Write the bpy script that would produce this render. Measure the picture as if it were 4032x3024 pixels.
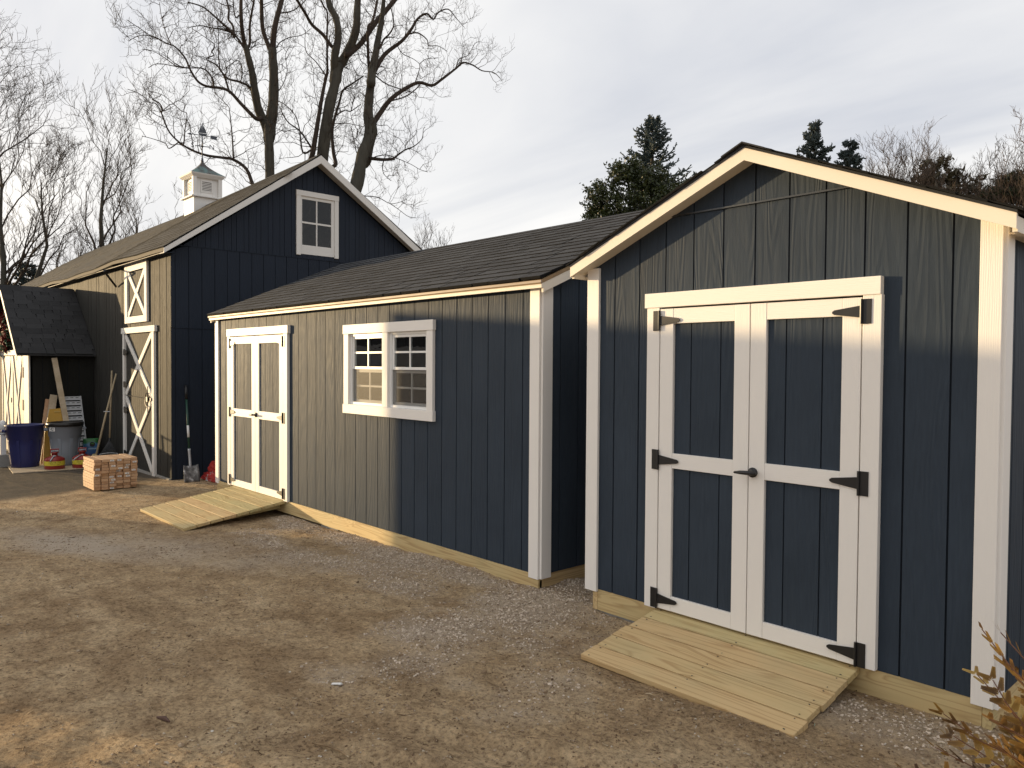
import bpy, bmesh, math, random
import numpy as np
from mathutils import Vector, Matrix
random.seed(11)
RNG = np.random.default_rng(11)
for o in list(bpy.data.objects): bpy.data.objects.remove(o)
SC = bpy.context.scene
COL = SC.collection

# ------------------------------------------------------------------ camera
cam = bpy.data.cameras.new('camera')
cam.sensor_width = 36.0
cam.lens = 3010.0 / 4032.0 * 36.0
cam.clip_start = 0.05
cam.clip_end = 3000
cam_o = bpy.data.objects.new('camera', cam)
COL.objects.link(cam_o)
cam_o.location = (10.1527, -4.0120, 1.8138)
cam_o.rotation_euler = (1.54511, -0.006555, 0.829358)
SC.camera = cam_o
SC.render.resolution_x, SC.render.resolution_y = 1024, 768

# ------------------------------------------------------------------ light
SUN_AZ, SUN_EL = math.radians(65.5), math.radians(5.0)     # azimuth off the shed fronts' normal, towards the barn
SUN = Vector((-math.sin(SUN_AZ) * math.cos(SUN_EL), -math.cos(SUN_AZ) * math.cos(SUN_EL), math.sin(SUN_EL)))
sun = bpy.data.lights.new('sun', 'SUN')
sun.energy = 3.2
sun.angle = math.radians(0.53)
sun.color = (1.0, 0.73, 0.40)
sun_o = bpy.data.objects.new('sun', sun)
COL.objects.link(sun_o)
sun_o.rotation_euler = SUN.to_track_quat('Z', 'Y').to_euler()

SC.view_settings.view_transform = 'Standard'
SC.view_settings.look = 'None'
SC.view_settings.gamma = 1.0
SC.view_settings.exposure = 0.85
SC.view_settings.use_curve_mapping = False

world = bpy.data.worlds.new('World')
SC.world = world
world.use_nodes = True
wn, wl = world.node_tree.nodes, world.node_tree.links
wn.clear()
def W(t, **k):
    n = wn.new(t)
    for a, b in k.items(): setattr(n, a, b)
    return n
sky = W('ShaderNodeTexSky', sky_type='NISHITA', sun_disc=False)
sky.sun_elevation = SUN_EL
sky.sun_rotation = math.atan2(SUN.x, SUN.y)
sky.air_density, sky.dust_density, sky.ozone_density = 1.0, 2.0, 1.2
tc = W('ShaderNodeTexCoord')
sep = W('ShaderNodeSeparateXYZ'); wl.new(tc.outputs['Generated'], sep.inputs[0])
def wm(op, a, b=None, c=None):
    n = W('ShaderNodeMath', operation=op)
    for i, v in enumerate((a, b, c)):
        if v is None: continue
        if isinstance(v, (int, float)): n.inputs[i].default_value = v
        else: wl.new(v, n.inputs[i])
    return n.outputs[0]
zc = wm('ADD', wm('MAXIMUM', sep.outputs[2], 0.0), 0.22)
comb = W('ShaderNodeCombineXYZ')
wl.new(wm('DIVIDE', sep.outputs[0], zc), comb.inputs[0])
wl.new(wm('DIVIDE', sep.outputs[1], zc), comb.inputs[1])
mp = W('ShaderNodeMapping'); wl.new(comb.outputs[0], mp.inputs[0])
mp.inputs['Rotation'].default_value = (0, 0, math.radians(-28))
mp.inputs['Scale'].default_value = (0.55, 1.7, 1.0)
n1 = W('ShaderNodeTexNoise'); wl.new(mp.outputs[0], n1.inputs['Vector'])
n1.inputs['Scale'].default_value = 0.9; n1.inputs['Detail'].default_value = 7; n1.inputs['Roughness'].default_value = 0.52
n1.inputs['Distortion'].default_value = 0.6
n2 = W('ShaderNodeTexNoise'); wl.new(comb.outputs[0], n2.inputs['Vector'])
n2.inputs['Scale'].default_value = 0.45; n2.inputs['Detail'].default_value = 3
cl = wm('ADD', wm('MULTIPLY', n1.outputs[0], 0.65), wm('MULTIPLY', n2.outputs[0], 0.35))
ramp = W('ShaderNodeValToRGB'); wl.new(cl, ramp.inputs[0])
ramp.color_ramp.elements[0].position = 0.38; ramp.color_ramp.elements[0].color = (3.7, 3.85, 4.25, 1)
ramp.color_ramp.elements[1].position = 0.62; ramp.color_ramp.elements[1].color = (6.1, 6.0, 5.85, 1)
mix = W('ShaderNodeMix', data_type='RGBA')
mix.inputs[0].default_value = 0.92
# thin-cloud glow round the unseen sun, added to brighten the shaded shed fronts
dt = W('ShaderNodeVectorMath', operation='DOT_PRODUCT'); wl.new(tc.outputs['Generated'], dt.inputs[0]); dt.inputs[1].default_value = tuple(SUN)
dpos = wm('MAXIMUM', dt.outputs['Value'], 0.0)
glow = W('ShaderNodeMix', data_type='RGBA'); glow.inputs[6].default_value = (1, 1, 1, 1); glow.inputs[7].default_value = (3.6, 3.15, 2.5, 1)
wl.new(wm('POWER', dpos, 13.0), glow.inputs[0])
lit = W('ShaderNodeMix', data_type='RGBA', blend_type='MULTIPLY'); lit.inputs[0].default_value = 1.0
wl.new(ramp.outputs[0], lit.inputs[6]); wl.new(glow.outputs[2], lit.inputs[7])
wl.new(sky.outputs[0], mix.inputs[6]); wl.new(lit.outputs[2], mix.inputs[7])
bg = W('ShaderNodeBackground'); bg.inputs['Strength'].default_value = 0.1
wl.new(mix.outputs[2], bg.inputs[0])
wo = W('ShaderNodeOutputWorld'); wl.new(bg.outputs[0], wo.inputs[0])

# ------------------------------------------------------------------ mesh helpers
class MB:
    """collects polygons; build() links them as ONE mesh object"""
    def __init__(s): s.v, s.f = [], []
    def poly(s, pts, faces):
        n = len(s.v); s.v.extend(pts); s.f.extend([tuple(i + n for i in f) for f in faces]); return s
    def box(s, x0, x1, y0, y1, z0, z1):
        p = [(x, y, z) for z in (z0, z1) for y in (y0, y1) for x in (x0, x1)]
        return s.poly(p, [(0, 2, 3, 1), (4, 5, 7, 6), (0, 1, 5, 4), (2, 6, 7, 3), (0, 4, 6, 2), (1, 3, 7, 5)])
    def prism(s, pts, axis, a, b):
        """extrude a 2-D outline (CCW or CW) along axis 0/1/2 from a to b"""
        def mk(p, t):
            if axis == 0: return (t, p[0], p[1])
            if axis == 1: return (p[0], t, p[1])
            return (p[0], p[1], t)
        n = len(pts)
        v = [mk(p, a) for p in pts] + [mk(p, b) for p in pts]
        f = [tuple(range(n))[::-1], tuple(range(n, 2 * n))]
        f += [(i, (i + 1) % n, n + (i + 1) % n, n + i) for i in range(n)]
        return s.poly(v, f)
    def obox(s, c, ax, ay, az):
        """oriented box: centre and three half-axis vectors"""
        c, ax, ay, az = map(Vector, (c, ax, ay, az))
        p = [tuple(c + i * ax + j * ay + k * az) for k in (-1, 1) for j in (-1, 1) for i in (-1, 1)]
        return s.poly(p, [(0, 2, 3, 1), (4, 5, 7, 6), (0, 1, 5, 4), (2, 6, 7, 3), (0, 4, 6, 2), (1, 3, 7, 5)])
    def bar(s, p, q, w, t, up=(0, 0, 1)):
        """square bar from p to q; w across, t along 'up'"""
        p, q = Vector(p), Vector(q); d = (q - p).normalized(); up = Vector(up)
        side = d.cross(up).normalized(); n = side.cross(d)
        return s.obox((p + q) / 2, (q - p) / 2, side * w / 2, n * t / 2)
    def tube(s, pts, rad, n=8, cap=True):
        pts = [Vector(p) for p in pts]
        if isinstance(rad, (int, float)): rad = [rad] * len(pts)
        rad = [float(r) for r in rad]; u = None; base = len(s.v)
        for i, p in enumerate(pts):
            d = (pts[min(i + 1, len(pts) - 1)] - pts[max(i - 1, 0)]).normalized()
            if u is None:
                u = d.orthogonal().normalized()
            else:
                u = (u - d * u.dot(d)).normalized()
            w = d.cross(u)
            s.v.extend([tuple(p + rad[i] * (math.cos(a) * u + math.sin(a) * w)) for a in [2 * math.pi * k / n for k in range(n)]])
        for i in range(len(pts) - 1):
            a, b = base + i * n, base + (i + 1) * n
            s.f.extend([(a + k, a + (k + 1) % n, b + (k + 1) % n, b + k) for k in range(n)])
        if cap:
            s.f.append(tuple(base + k for k in range(n))[::-1])
            e = base + (len(pts) - 1) * n
            s.f.append(tuple(e + k for k in range(n)))
        return s
    def lathe(s, prof, c=(0, 0, 0), n=28, sq=None):
        """profile [(r, z)] about a vertical axis through c; sq(angle) scales the radius"""
        base = len(s.v)
        for r, z in prof:
            for k in range(n):
                a = 2 * math.pi * k / n; q = r * (sq(a) if sq else 1)
                s.v.append((c[0] + q * math.cos(a), c[1] + q * math.sin(a), c[2] + z))
        for i in range(len(prof) - 1):
            a, b = base + i * n, base + (i + 1) * n
            s.f.extend([(a + k, a + (k + 1) % n, b + (k + 1) % n, b + k) for k in range(n)])
        s.f.append(tuple(base + k for k in range(n))[::-1])
        e = base + (len(prof) - 1) * n
        s.f.append(tuple(e + k for k in range(n)))
        return s
    def mesh(s, name):
        m = bpy.data.meshes.new(name); m.from_pydata([tuple(p) for p in s.v], [], s.f); m.update(); return m

def obj(name, mb, mat, parent=None, smooth=False, bevel=0, kind=None):
    me = mb if isinstance(mb, bpy.types.Mesh) else mb.mesh(name)
    o = bpy.data.objects.new(name, me); COL.objects.link(o)
    if mat is not None and not me.materials: me.materials.append(mat)
    if smooth:
        for p in me.polygons: p.use_smooth = True
    if parent is not None:
        o.parent = parent
        if parent.parent is None: o.matrix_parent_inverse = Matrix.Translation(-parent.location)   # parts are modelled in world metres
    if bevel:
        b = o.modifiers.new('bevel', 'BEVEL'); b.width = bevel; b.segments = 2; b.limit_method = 'ANGLE'
    if kind: o['kind'] = kind
    return o
def thing(name, label, cat, loc=(0, 0, 0), group=None):
    o = bpy.data.objects.new(name, None); COL.objects.link(o); o.location = loc
    o.empty_display_size = 0.2
    o['label'], o['category'] = label, cat
    if group: o['group'] = group
    return o
def tag(o, label, cat, group=None):
    o['label'], o['category'] = label, cat
    if group: o['group'] = group
    return o

def np_mesh(name, verts, quads=None, tris=None, smooth=True):
    """mesh from numpy arrays"""
    me = bpy.data.meshes.new(name)
    verts = np.asarray(verts, np.float32)
    nq = 0 if quads is None else len(quads); nt = 0 if tris is None else len(tris)
    me.vertices.add(len(verts)); me.vertices.foreach_set('co', verts.ravel())
    loops = []
    if nq: loops.append(np.asarray(quads, np.int32).ravel())
    if nt: loops.append(np.asarray(tris, np.int32).ravel())
    loops = np.concatenate(loops)
    me.loops.add(len(loops)); me.loops.foreach_set('vertex_index', loops)
    me.polygons.add(nq + nt)
    start = np.concatenate([np.arange(nq) * 4, nq * 4 + np.arange(nt) * 3]).astype(np.int32)
    me.polygons.foreach_set('loop_start', start)
    me.polygons.foreach_set('use_smooth', np.full(nq + nt, smooth))
    me.update(calc_edges=True); me.validate()
    return me
def unit(a): return a / np.maximum(np.linalg.norm(a, axis=-1, keepdims=True), 1e-9)
def tubes(P, R, sides=3):
    """batch of N tubes with K points each -> verts, quads"""
    N, K, _ = P.shape
    d = unit(P[:, -1] - P[:, 0])
    ref = np.where(np.abs(d[:, 2:3]) > 0.9, np.array([[1., 0, 0]]), np.array([[0, 0, 1.]]))
    u = unit(np.cross(d, ref)); w = np.cross(d, u)
    a = np.arange(sides) * 2 * np.pi / sides
    off = u[:, None, :] * np.cos(a)[None, :, None] + w[:, None, :] * np.sin(a)[None, :, None]
    V = P[:, :, None, :] + off[:, None, :, :] * R[:, :, None, None]
    idx = np.arange(N * K * sides).reshape(N, K, sides)
    A, B = idx[:, :-1], idx[:, 1:]
    Q = np.stack([A, np.roll(A, -1, 2), np.roll(B, -1, 2), B], -1).reshape(-1, 4)
    return V.reshape(-1, 3), Q
def spawn(P, R, n, len0, len1, spread=0.9, up=0.25, curl=0.4, t0=0.2, rs=0.6, K=5, wig=0.08, rmin=0.004):
    """n children per parent tube; returns new P, R"""
    N, Kp, _ = P.shape
    pi = np.repeat(np.arange(N), n)
    t = RNG.uniform(t0, 1.0, len(pi)) * (Kp - 1)
    i = np.minimum(t.astype(int), Kp - 2); f = (t - i)[:, None]
    base = P[pi, i] * (1 - f) + P[pi, i + 1] * f
    rb = R[pi, i] * (1 - f[:, 0]) + R[pi, i + 1] * f[:, 0]
    pd = unit(P[pi, i + 1] - P[pi, i])
    rnd = RNG.normal(size=(len(pi), 3)); rnd -= (rnd * pd).sum(1, keepdims=True) * pd; rnd = unit(rnd)
    d = unit(pd * (1 - spread * 0.55) + rnd * spread * RNG.uniform(0.6, 1.1, (len(pi), 1)) + np.array([0, 0, up]))
    L = RNG.uniform(len0, len1, (len(pi), 1, 1)) * (1.15 - 0.5 * (t / (Kp - 1)))[:, None, None]
    s = np.linspace(0, 1, K)[None, :, None]
    bend = unit(RNG.normal(size=(len(pi), 1, 3)) * 0.6 + np.array([0, 0, 0.9]))
    Q = base[:, None, :] + L * s * (d[:, None, :] * (1 - 0.25 * s) + bend * curl * s)
    Q[:, 1:] += RNG.normal(size=(len(pi), K - 1, 3)) * L * wig
    r0 = np.maximum(rb * rs, rmin)
    Rr = r0[:, None] * np.linspace(1, 0.2, K)[None, :]
    return Q, np.maximum(Rr, rmin * 0.5)
def polyline_tubes(poly, step, K=5):
    """cut a polyline of (x, y, z, r) into short K-point tubes to spawn from"""
    a = np.array(poly, float)
    L = np.concatenate([[0], np.cumsum(np.linalg.norm(np.diff(a[:, :3], axis=0), axis=1))])
    n = max(1, int(L[-1] / step)); out = []
    for k in range(n):
        s = np.linspace(L[-1] * k / n, L[-1] * (k + 1) / n, K)
        out.append(np.stack([np.interp(s, L, a[:, c]) for c in range(4)], -1))
    return np.array(out)
def merge(lst):
    V, Q, n = [], [], 0
    for v, q in lst:
        V.append(v); Q.append(q + n); n += len(v)
    return np.concatenate(V), np.concatenate(Q)
def smooth_poly(poly, sub=3):
    """Catmull-Rom through the points"""
    p = np.array(poly, float); n = len(p); out = []
    for i in range(n - 1):
        p0, p1, p2, p3 = p[max(i - 1, 0)], p[i], p[i + 1], p[min(i + 2, n - 1)]
        for k in range(sub):
            t = k / sub
            out.append(0.5 * ((2 * p1) + (-p0 + p2) * t + (2 * p0 - 5 * p1 + 4 * p2 - p3) * t * t + (-p0 + 3 * p1 - 3 * p2 + p3) * t ** 3))
    out.append(p[-1]); return out

# ------------------------------------------------------------------ materials
class N:
    """small node-tree builder"""
    def __init__(s, name):
        s.m = bpy.data.materials.new(name); s.m.use_nodes = True
        s.t = s.m.node_tree; s.n = s.t.nodes; s.l = s.t.links
        s.b = s.n['Principled BSDF']; s.out = s.n['Material Output']
    def __call__(s, t, **k):
        n = s.n.new(t)
        for a, b in k.items(): setattr(n, a, b)
        return n
    def put(s, sock, v):
        if isinstance(v, (int, float)): sock.default_value = v
        elif isinstance(v, tuple): sock.default_value = (*v, 1) if len(v) == 3 and sock.type == 'RGBA' else v
        else: s.l.new(v, sock)
    def math(s, op, a, b=0.0, c=0.0, clamp=False):
        n = s('ShaderNodeMath', operation=op, use_clamp=clamp)
        for i, v in enumerate((a, b, c)): s.put(n.inputs[i], v)
        return n.outputs[0]
    def mix(s, f, a, b, blend='MIX'):
        n = s('ShaderNodeMix', data_type='RGBA', blend_type=blend)
        s.put(n.inputs[0], f); s.put(n.inputs[6], a); s.put(n.inputs[7], b); return n.outputs[2]
    def coord(s, which='Object', rnd=0.0):
        o = s('ShaderNodeTexCoord').outputs[which]
        if rnd:
            r = s('ShaderNodeObjectInfo').outputs['Random']
            v = s('ShaderNodeVectorMath', operation='ADD'); s.l.new(o, v.inputs[0])
            c = s('ShaderNodeCombineXYZ')
            for i, k in enumerate((rnd, rnd * 1.7, rnd * 2.3)): s.l.new(s.math('MULTIPLY', r, k), c.inputs[i])
            s.l.new(c.outputs[0], v.inputs[1]); o = v.outputs[0]
        return o
    def mapping(s, v, scale=(1, 1, 1), rot=(0, 0, 0), loc=(0, 0, 0)):
        m = s('ShaderNodeMapping'); s.l.new(v, m.inputs[0])
        m.inputs['Scale'].default_value = scale; m.inputs['Rotation'].default_value = rot; m.inputs['Location'].default_value = loc
        return m.outputs[0]
    def noise(s, v, scale, detail=4, rough=0.55, dist=0.0, fac=True):
        n = s('ShaderNodeTexNoise'); s.l.new(v, n.inputs['Vector'])
        n.inputs['Scale'].default_value = scale; n.inputs['Detail'].default_value = detail
        n.inputs['Roughness'].default_value = rough; n.inputs['Distortion'].default_value = dist
        return n.outputs['Fac' if fac else 'Color']
    def ramp(s, f, stops):
        r = s('ShaderNodeValToRGB'); s.put(r.inputs[0], f); e = r.color_ramp.elements
        while len(e) < len(stops): e.new(0.5)
        for q, (p, c) in zip(e, stops):
            q.position = p; q.color = (*c, 1) if len(c) == 3 else c
        return r.outputs[0]
    def wave(s, v, scale, dist, detail=2, dscale=1.0, drough=0.5, typ='BANDS', prof='SIN', direction='X'):
        w = s('ShaderNodeTexWave', wave_type=typ, wave_profile=prof, bands_direction=direction); s.l.new(v, w.inputs['Vector'])
        for k, x in (('Scale', scale), ('Distortion', dist), ('Detail', detail), ('Detail Scale', dscale), ('Detail Roughness', drough)): w.inputs[k].default_value = x
        return w.outputs['Fac']
    def voronoi(s, v, scale, feature='F1', out='Distance', rnd=1.0):
        n = s('ShaderNodeTexVoronoi', feature=feature); s.l.new(v, n.inputs['Vector'])
        n.inputs['Scale'].default_value = scale; n.inputs['Randomness'].default_value = rnd
        return n.outputs[out]
    def swz(s, v, a, b, c):
        """combine sums of components, e.g. a='xy' -> x + y"""
        p = s('ShaderNodeSeparateXYZ'); s.l.new(v, p.inputs[0]); k = s('ShaderNodeCombineXYZ')
        for i, t in enumerate((a, b, c)):
            outs = [p.outputs['xyz'.index(ch)] for ch in t]
            if not outs: continue
            r = outs[0]
            for q in outs[1:]: r = s.math('ADD', r, q)
            s.l.new(r, k.inputs[i])
        return k.outputs[0]
    def done(s, color, rough=0.6, spec=0.4, bump=None, bs=0.3, bd=0.01, metal=0.0, extra=None):
        s.put(s.b.inputs['Base Color'], color); s.put(s.b.inputs['Roughness'], rough)
        s.put(s.b.inputs['Specular IOR Level'], spec); s.b.inputs['Metallic'].default_value = metal
        if bump is not None:
            b = s('ShaderNodeBump'); b.inputs['Strength'].default_value = bs; b.inputs['Distance'].default_value = bd
            s.put(b.inputs['Height'], bump); s.l.new(b.outputs[0], s.b.inputs['Normal'])
        return s.m

def mat_siding(name, col, wear=0.0, rough=0.58, spec=0.08):
    n = N(name); c = n.coord(rnd=31.0); v = n.swz(c, 'xy', '', 'z')
    soft = n.noise(n.mapping(v, (5.5, 1, 0.42)), 1.0, 2, 0.45, 0.3)
    w1 = n.math('PINGPONG', n.math('MULTIPLY', soft, 17.0), 0.5)      # contour lines: cathedral grain
    w2 = n.noise(n.mapping(v, (70, 1, 7)), 1.0, 4, 0.6)
    low = n.noise(v, 1.3, 3)
    h = n.math('ADD', n.math('MULTIPLY', w1, 1.6), n.math('MULTIPLY', w2, 0.8))
    base = n.mix(n.math('ADD', n.math('MULTIPLY', low, 0.6), n.math('MULTIPLY', w2, 0.5)), tuple(x * 0.55 for x in col), tuple(min(1, x * 1.45) for x in col))
    if wear:
        wv = n.math('MULTIPLY', n.noise(n.mapping(v, (22, 1, 1.6)), 1.0, 6, 0.7), n.noise(v, 0.8, 2))
        f = n.math('MULTIPLY', n.math('GREATER_THAN', wv, 0.40), wear)
        base = n.mix(f, base, (0.16, 0.14, 0.11))
    r = n.math('ADD', n.math('MULTIPLY', w2, 0.30), rough - 0.15)
    return n.done(base, r, spec, h, 0.85, 0.0021)
def mat_white(name, along, col=(0.85, 0.815, 0.765), bs=0.35, spec=0.4, rough=0.5):
    n = N(name); c = n.coord(rnd=17.0)
    v = n.swz(c, 'xy', '', 'z') if along == 'z' else n.swz(c, 'z', '', 'xy')
    w = n.wave(n.mapping(v, (1, 1, 0.06)), 34, 8, 3, 1.5, 0.6)
    f = n.noise(n.mapping(v, (120, 1, 9)), 1.0, 3)
    d = n.noise(v, 3.0, 4)
    base = n.mix(n.math('MULTIPLY', d, 0.5), col, tuple(x * 0.9 for x in col))
    return n.done(base, rough, spec, n.math('ADD', n.math('MULTIPLY', w, 0.5), f), bs, 0.002)
def mat_treated(name, along, tint=(1, 1, 1), rnd=23.0):
    """pressure-treated pine: growth rings along the board, greenish bloom, knots"""
    n = N(name); c = n.coord(rnd=rnd)
    v = n.swz(c, 'x', 'y', 'z') if along == 'x' else n.swz(c, 'y', 'x', 'z')
    kv = n.voronoi(n.mapping(v, (1.1, 3.4, 3.4)), 1.0)
    swirl = n.math('MULTIPLY', n.ramp(kv, [(0.0, (1, 1, 1)), (0.35, (0, 0, 0))]), 0.9)
    yy = n('ShaderNodeSeparateXYZ'); n.l.new(v, yy.inputs[0])
    rv = n('ShaderNodeCombineXYZ')
    n.l.new(n.math('MULTIPLY', yy.outputs[0], 0.55), rv.inputs[0])
    n.l.new(n.math('ADD', n.math('MULTIPLY', yy.outputs[1], 11.0), swirl), rv.inputs[1]); n.l.new(n.math('MULTIPLY', yy.outputs[2], 11.0), rv.inputs[2])
    soft = n.noise(rv.outputs[0], 1.0, 2, 0.5)
    rings = n.math('FRACT', n.math('MULTIPLY', soft, 9.0))
    fine = n.noise(n.mapping(v, (3, 150, 150)), 1.0, 3)
    pat = n.noise(v, 2.6, 3)
    a = n.ramp(rings, [(0.0, (0.60, 0.48, 0.26)), (0.55, (0.56, 0.44, 0.23)), (0.84, (0.42, 0.30, 0.145)), (1.0, (0.58, 0.46, 0.25))])
    a = n.mix(n.math('MULTIPLY', n.ramp(pat, [(0.47, (0, 0, 0)), (0.64, (1, 1, 1))]), 0.30), a, (0.42, 0.41, 0.24))
    a = n.mix(n.math('MULTIPLY', fine, 0.22), a, (0.33, 0.25, 0.13))
    k = n.ramp(kv, [(0.045, (1, 1, 1)), (0.075, (0, 0, 0))])
    a = n.mix(n.math('MULTIPLY', k, 0.85), a, (0.13, 0.075, 0.035))
    t = n('ShaderNodeObjectInfo').outputs['Random']
    a = n.mix(1.0, a, n.mix(t, (1.08, 0.97, 0.93), (0.94, 0.99, 0.90)), 'MULTIPLY')
    a = n.mix(1.0, a, tint, 'MULTIPLY')
    return n.done(a, 0.62, 0.3, n.math('ADD', n.math('MULTIPLY', rings, 0.5), fine), 0.25, 0.002)
def mat_plain(name, col, rough=0.5, spec=0.4, var=0.12, scale=9.0, bump=0.0, bd=0.004, metal=0.0, rnd=7.0):
    n = N(name); c = n.coord(rnd=rnd); f = n.noise(c, scale, 5, 0.6)
    fine = n.noise(c, scale * 9, 3)
    base = n.mix(f, tuple(x * (1 - var) for x in col), tuple(min(1, x * (1 + var)) for x in col))
    return n.done(base, n.math('ADD', n.math('MULTIPLY', f, 0.15), max(0.02, rough - 0.07)), spec, n.math('ADD', f, fine) if bump else None, bump, bd, metal)
def mat_shingle(name, col, contrast=0.5):
    n = N(name); c = n.coord(rnd=13.0)
    g = n.noise(c, 260, 2); p = n.noise(c, 14, 4); t = n('ShaderNodeObjectInfo').outputs['Random']
    k = n.math('ADD', n.math('MULTIPLY', t, contrast), n.math('MULTIPLY', p, contrast * 0.6))
    a = n.mix(k, tuple(x * 0.62 for x in col), tuple(x * 1.35 for x in col))
    a = n.mix(n.math('MULTIPLY', n.math('GREATER_THAN', g, 0.6), 0.25), a, tuple(x * 2.0 for x in col))
    return n.done(a, 0.9, 0.12, g, 0.3, 0.002)

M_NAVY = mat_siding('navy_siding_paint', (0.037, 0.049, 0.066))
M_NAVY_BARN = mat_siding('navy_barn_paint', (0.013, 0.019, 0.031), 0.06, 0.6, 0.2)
M_BARN_FRONT = mat_siding('weathered_barn_paint', (0.042, 0.041, 0.037), 0.45, 0.68, 0.06)
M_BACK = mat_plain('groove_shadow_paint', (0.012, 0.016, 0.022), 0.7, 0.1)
M_WV = mat_white('white_trim_upright', 'z')
M_WH = mat_white('white_trim_level', 'x')
M_FASCIA = mat_white('cream_fascia', 'x', (0.82, 0.75, 0.64), 0.08, 0.2)
M_DRIP = mat_plain('tan_drip_edge', (0.36, 0.29, 0.23), 0.5, 0.2)
M_EAVE = mat_white('dull_eave_board', 'x', (0.24, 0.215, 0.17), 0.2, 0.06, 0.85)
M_WBARN = mat_white('worn_white_trim', 'z', (0.74, 0.72, 0.68), 0.4, 0.2, 0.6)
M_VINYL = mat_plain('white_vinyl', (0.80, 0.80, 0.78), 0.35, 0.5, 0.03)
M_TRX = mat_treated('treated_pine_along_x', 'x')
M_TRY = mat_treated('treated_pine_along_y', 'y')
M_SH = mat_shingle('charcoal_shingle', (0.050, 0.052, 0.056), 0.6)
M_SHB = mat_shingle('brown_grey_shingle', (0.060, 0.057, 0.052), 0.8)
M_SHS = mat_shingle('dark_shingle', (0.036, 0.036, 0.037), 0.6)
M_BUTT = mat_plain('cut_edge_course_shade', (0.012, 0.012, 0.012), 0.9, 0.1)  # black cut edge, also painting in the shadow lines under the courses
M_BLACK = mat_plain('black_iron', (0.010, 0.010, 0.011), 0.38, 0.5)
M_CONC = mat_plain('concrete', (0.30, 0.29, 0.27), 0.9, 0.2, 0.25, 25, 0.5)
M_OSB = mat_plain('raw_board', (0.30, 0.21, 0.12), 0.8, 0.2, 0.3, 20)
M_PINE = None
def mat_glass(name, wav=0.0):
    n = N(name); n.n.remove(n.b)
    tr = n('ShaderNodeBsdfTransparent'); tr.inputs[0].default_value = (0.72, 0.75, 0.75, 1)
    gl = n('ShaderNodeBsdfGlossy'); gl.inputs['Roughness'].default_value = 0.01; gl.inputs[0].default_value = (1, 1, 1, 1)
    fr = n('ShaderNodeFresnel'); fr.inputs['IOR'].default_value = 1.5
    mx = n('ShaderNodeMixShader'); n.l.new(fr.outputs[0], mx.inputs[0]); n.l.new(tr.outputs[0], mx.inputs[1]); n.l.new(gl.outputs[0], mx.inputs[2])
    if wav:
        c = n.coord(); b = n('ShaderNodeBump'); b.inputs['Strength'].default_value = wav; b.inputs['Distance'].default_value = 0.02
        n.l.new(n.noise(n.mapping(c, (1, 5, 3)), 2.2, 2, 0.5, 1.2), b.inputs['Height'])
        n.l.new(b.outputs[0], gl.inputs['Normal']); n.l.new(b.outputs[0], fr.inputs['Normal'])
    n.l.new(mx.outputs[0], n.out.inputs[0]); return n.m
M_GLASS = mat_glass('window_glass', 0.04)
M_OLDGLASS = mat_glass('wavy_old_glass', 0.22)
def mat_screen():
    n = N('insect_screen'); c = n.coord()
    tr = n('ShaderNodeBsdfTransparent'); mx = n('ShaderNodeMixShader'); mx.inputs[0].default_value = 0.55
    n.put(n.b.inputs['Base Color'], n.mix(n.noise(c, 60, 3), (0.055, 0.047, 0.037), (0.10, 0.085, 0.065))); n.b.inputs['Roughness'].default_value = 0.6
    n.l.new(tr.outputs[0], mx.inputs[1]); n.l.new(n.b.outputs[0], mx.inputs[2]); n.l.new(mx.outputs[0], n.out.inputs[0]); return n.m
M_SCREEN = mat_screen()

# ------------------------------------------------------------------ ground
def gz(x): return 0.02 + 0.015 * min(max(x, -6.0), 10.0)
def vnoise(x, y, scale, seed):
    """smooth value noise on numpy arrays, about -1..1"""
    r = np.random.default_rng(seed); T = r.uniform(-1, 1, (256, 256))
    u, v = x / scale + 57.3, y / scale + 91.7
    i, j = np.floor(u).astype(int), np.floor(v).astype(int); f, g = u - i, v - j
    f, g = f * f * (3 - 2 * f), g * g * (3 - 2 * g)
    a, b = T[i % 256, j % 256], T[(i + 1) % 256, j % 256]
    c, d = T[i % 256, (j + 1) % 256], T[(i + 1) % 256, (j + 1) % 256]
    return (a * (1 - f) + b * f) * (1 - g) + (c * (1 - f) + d * f) * g
def fbm(x, y, s, seed, o=4):
    r, a, t = 0, 1.0, 0
    for k in range(o):
        r = r + a * vnoise(x, y, s / 2 ** k, seed + k); t += a; a *= 0.55
    return r / t
def ell(x, y, cx, cy, rx, ry, ang=0.0):
    c, s = math.cos(ang), math.sin(ang); u = ((x - cx) * c + (y - cy) * s) / rx; v = (-(x - cx) * s + (y - cy) * c) / ry
    return np.clip(1.35 - np.sqrt(u * u + v * v), 0, 1)
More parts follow.
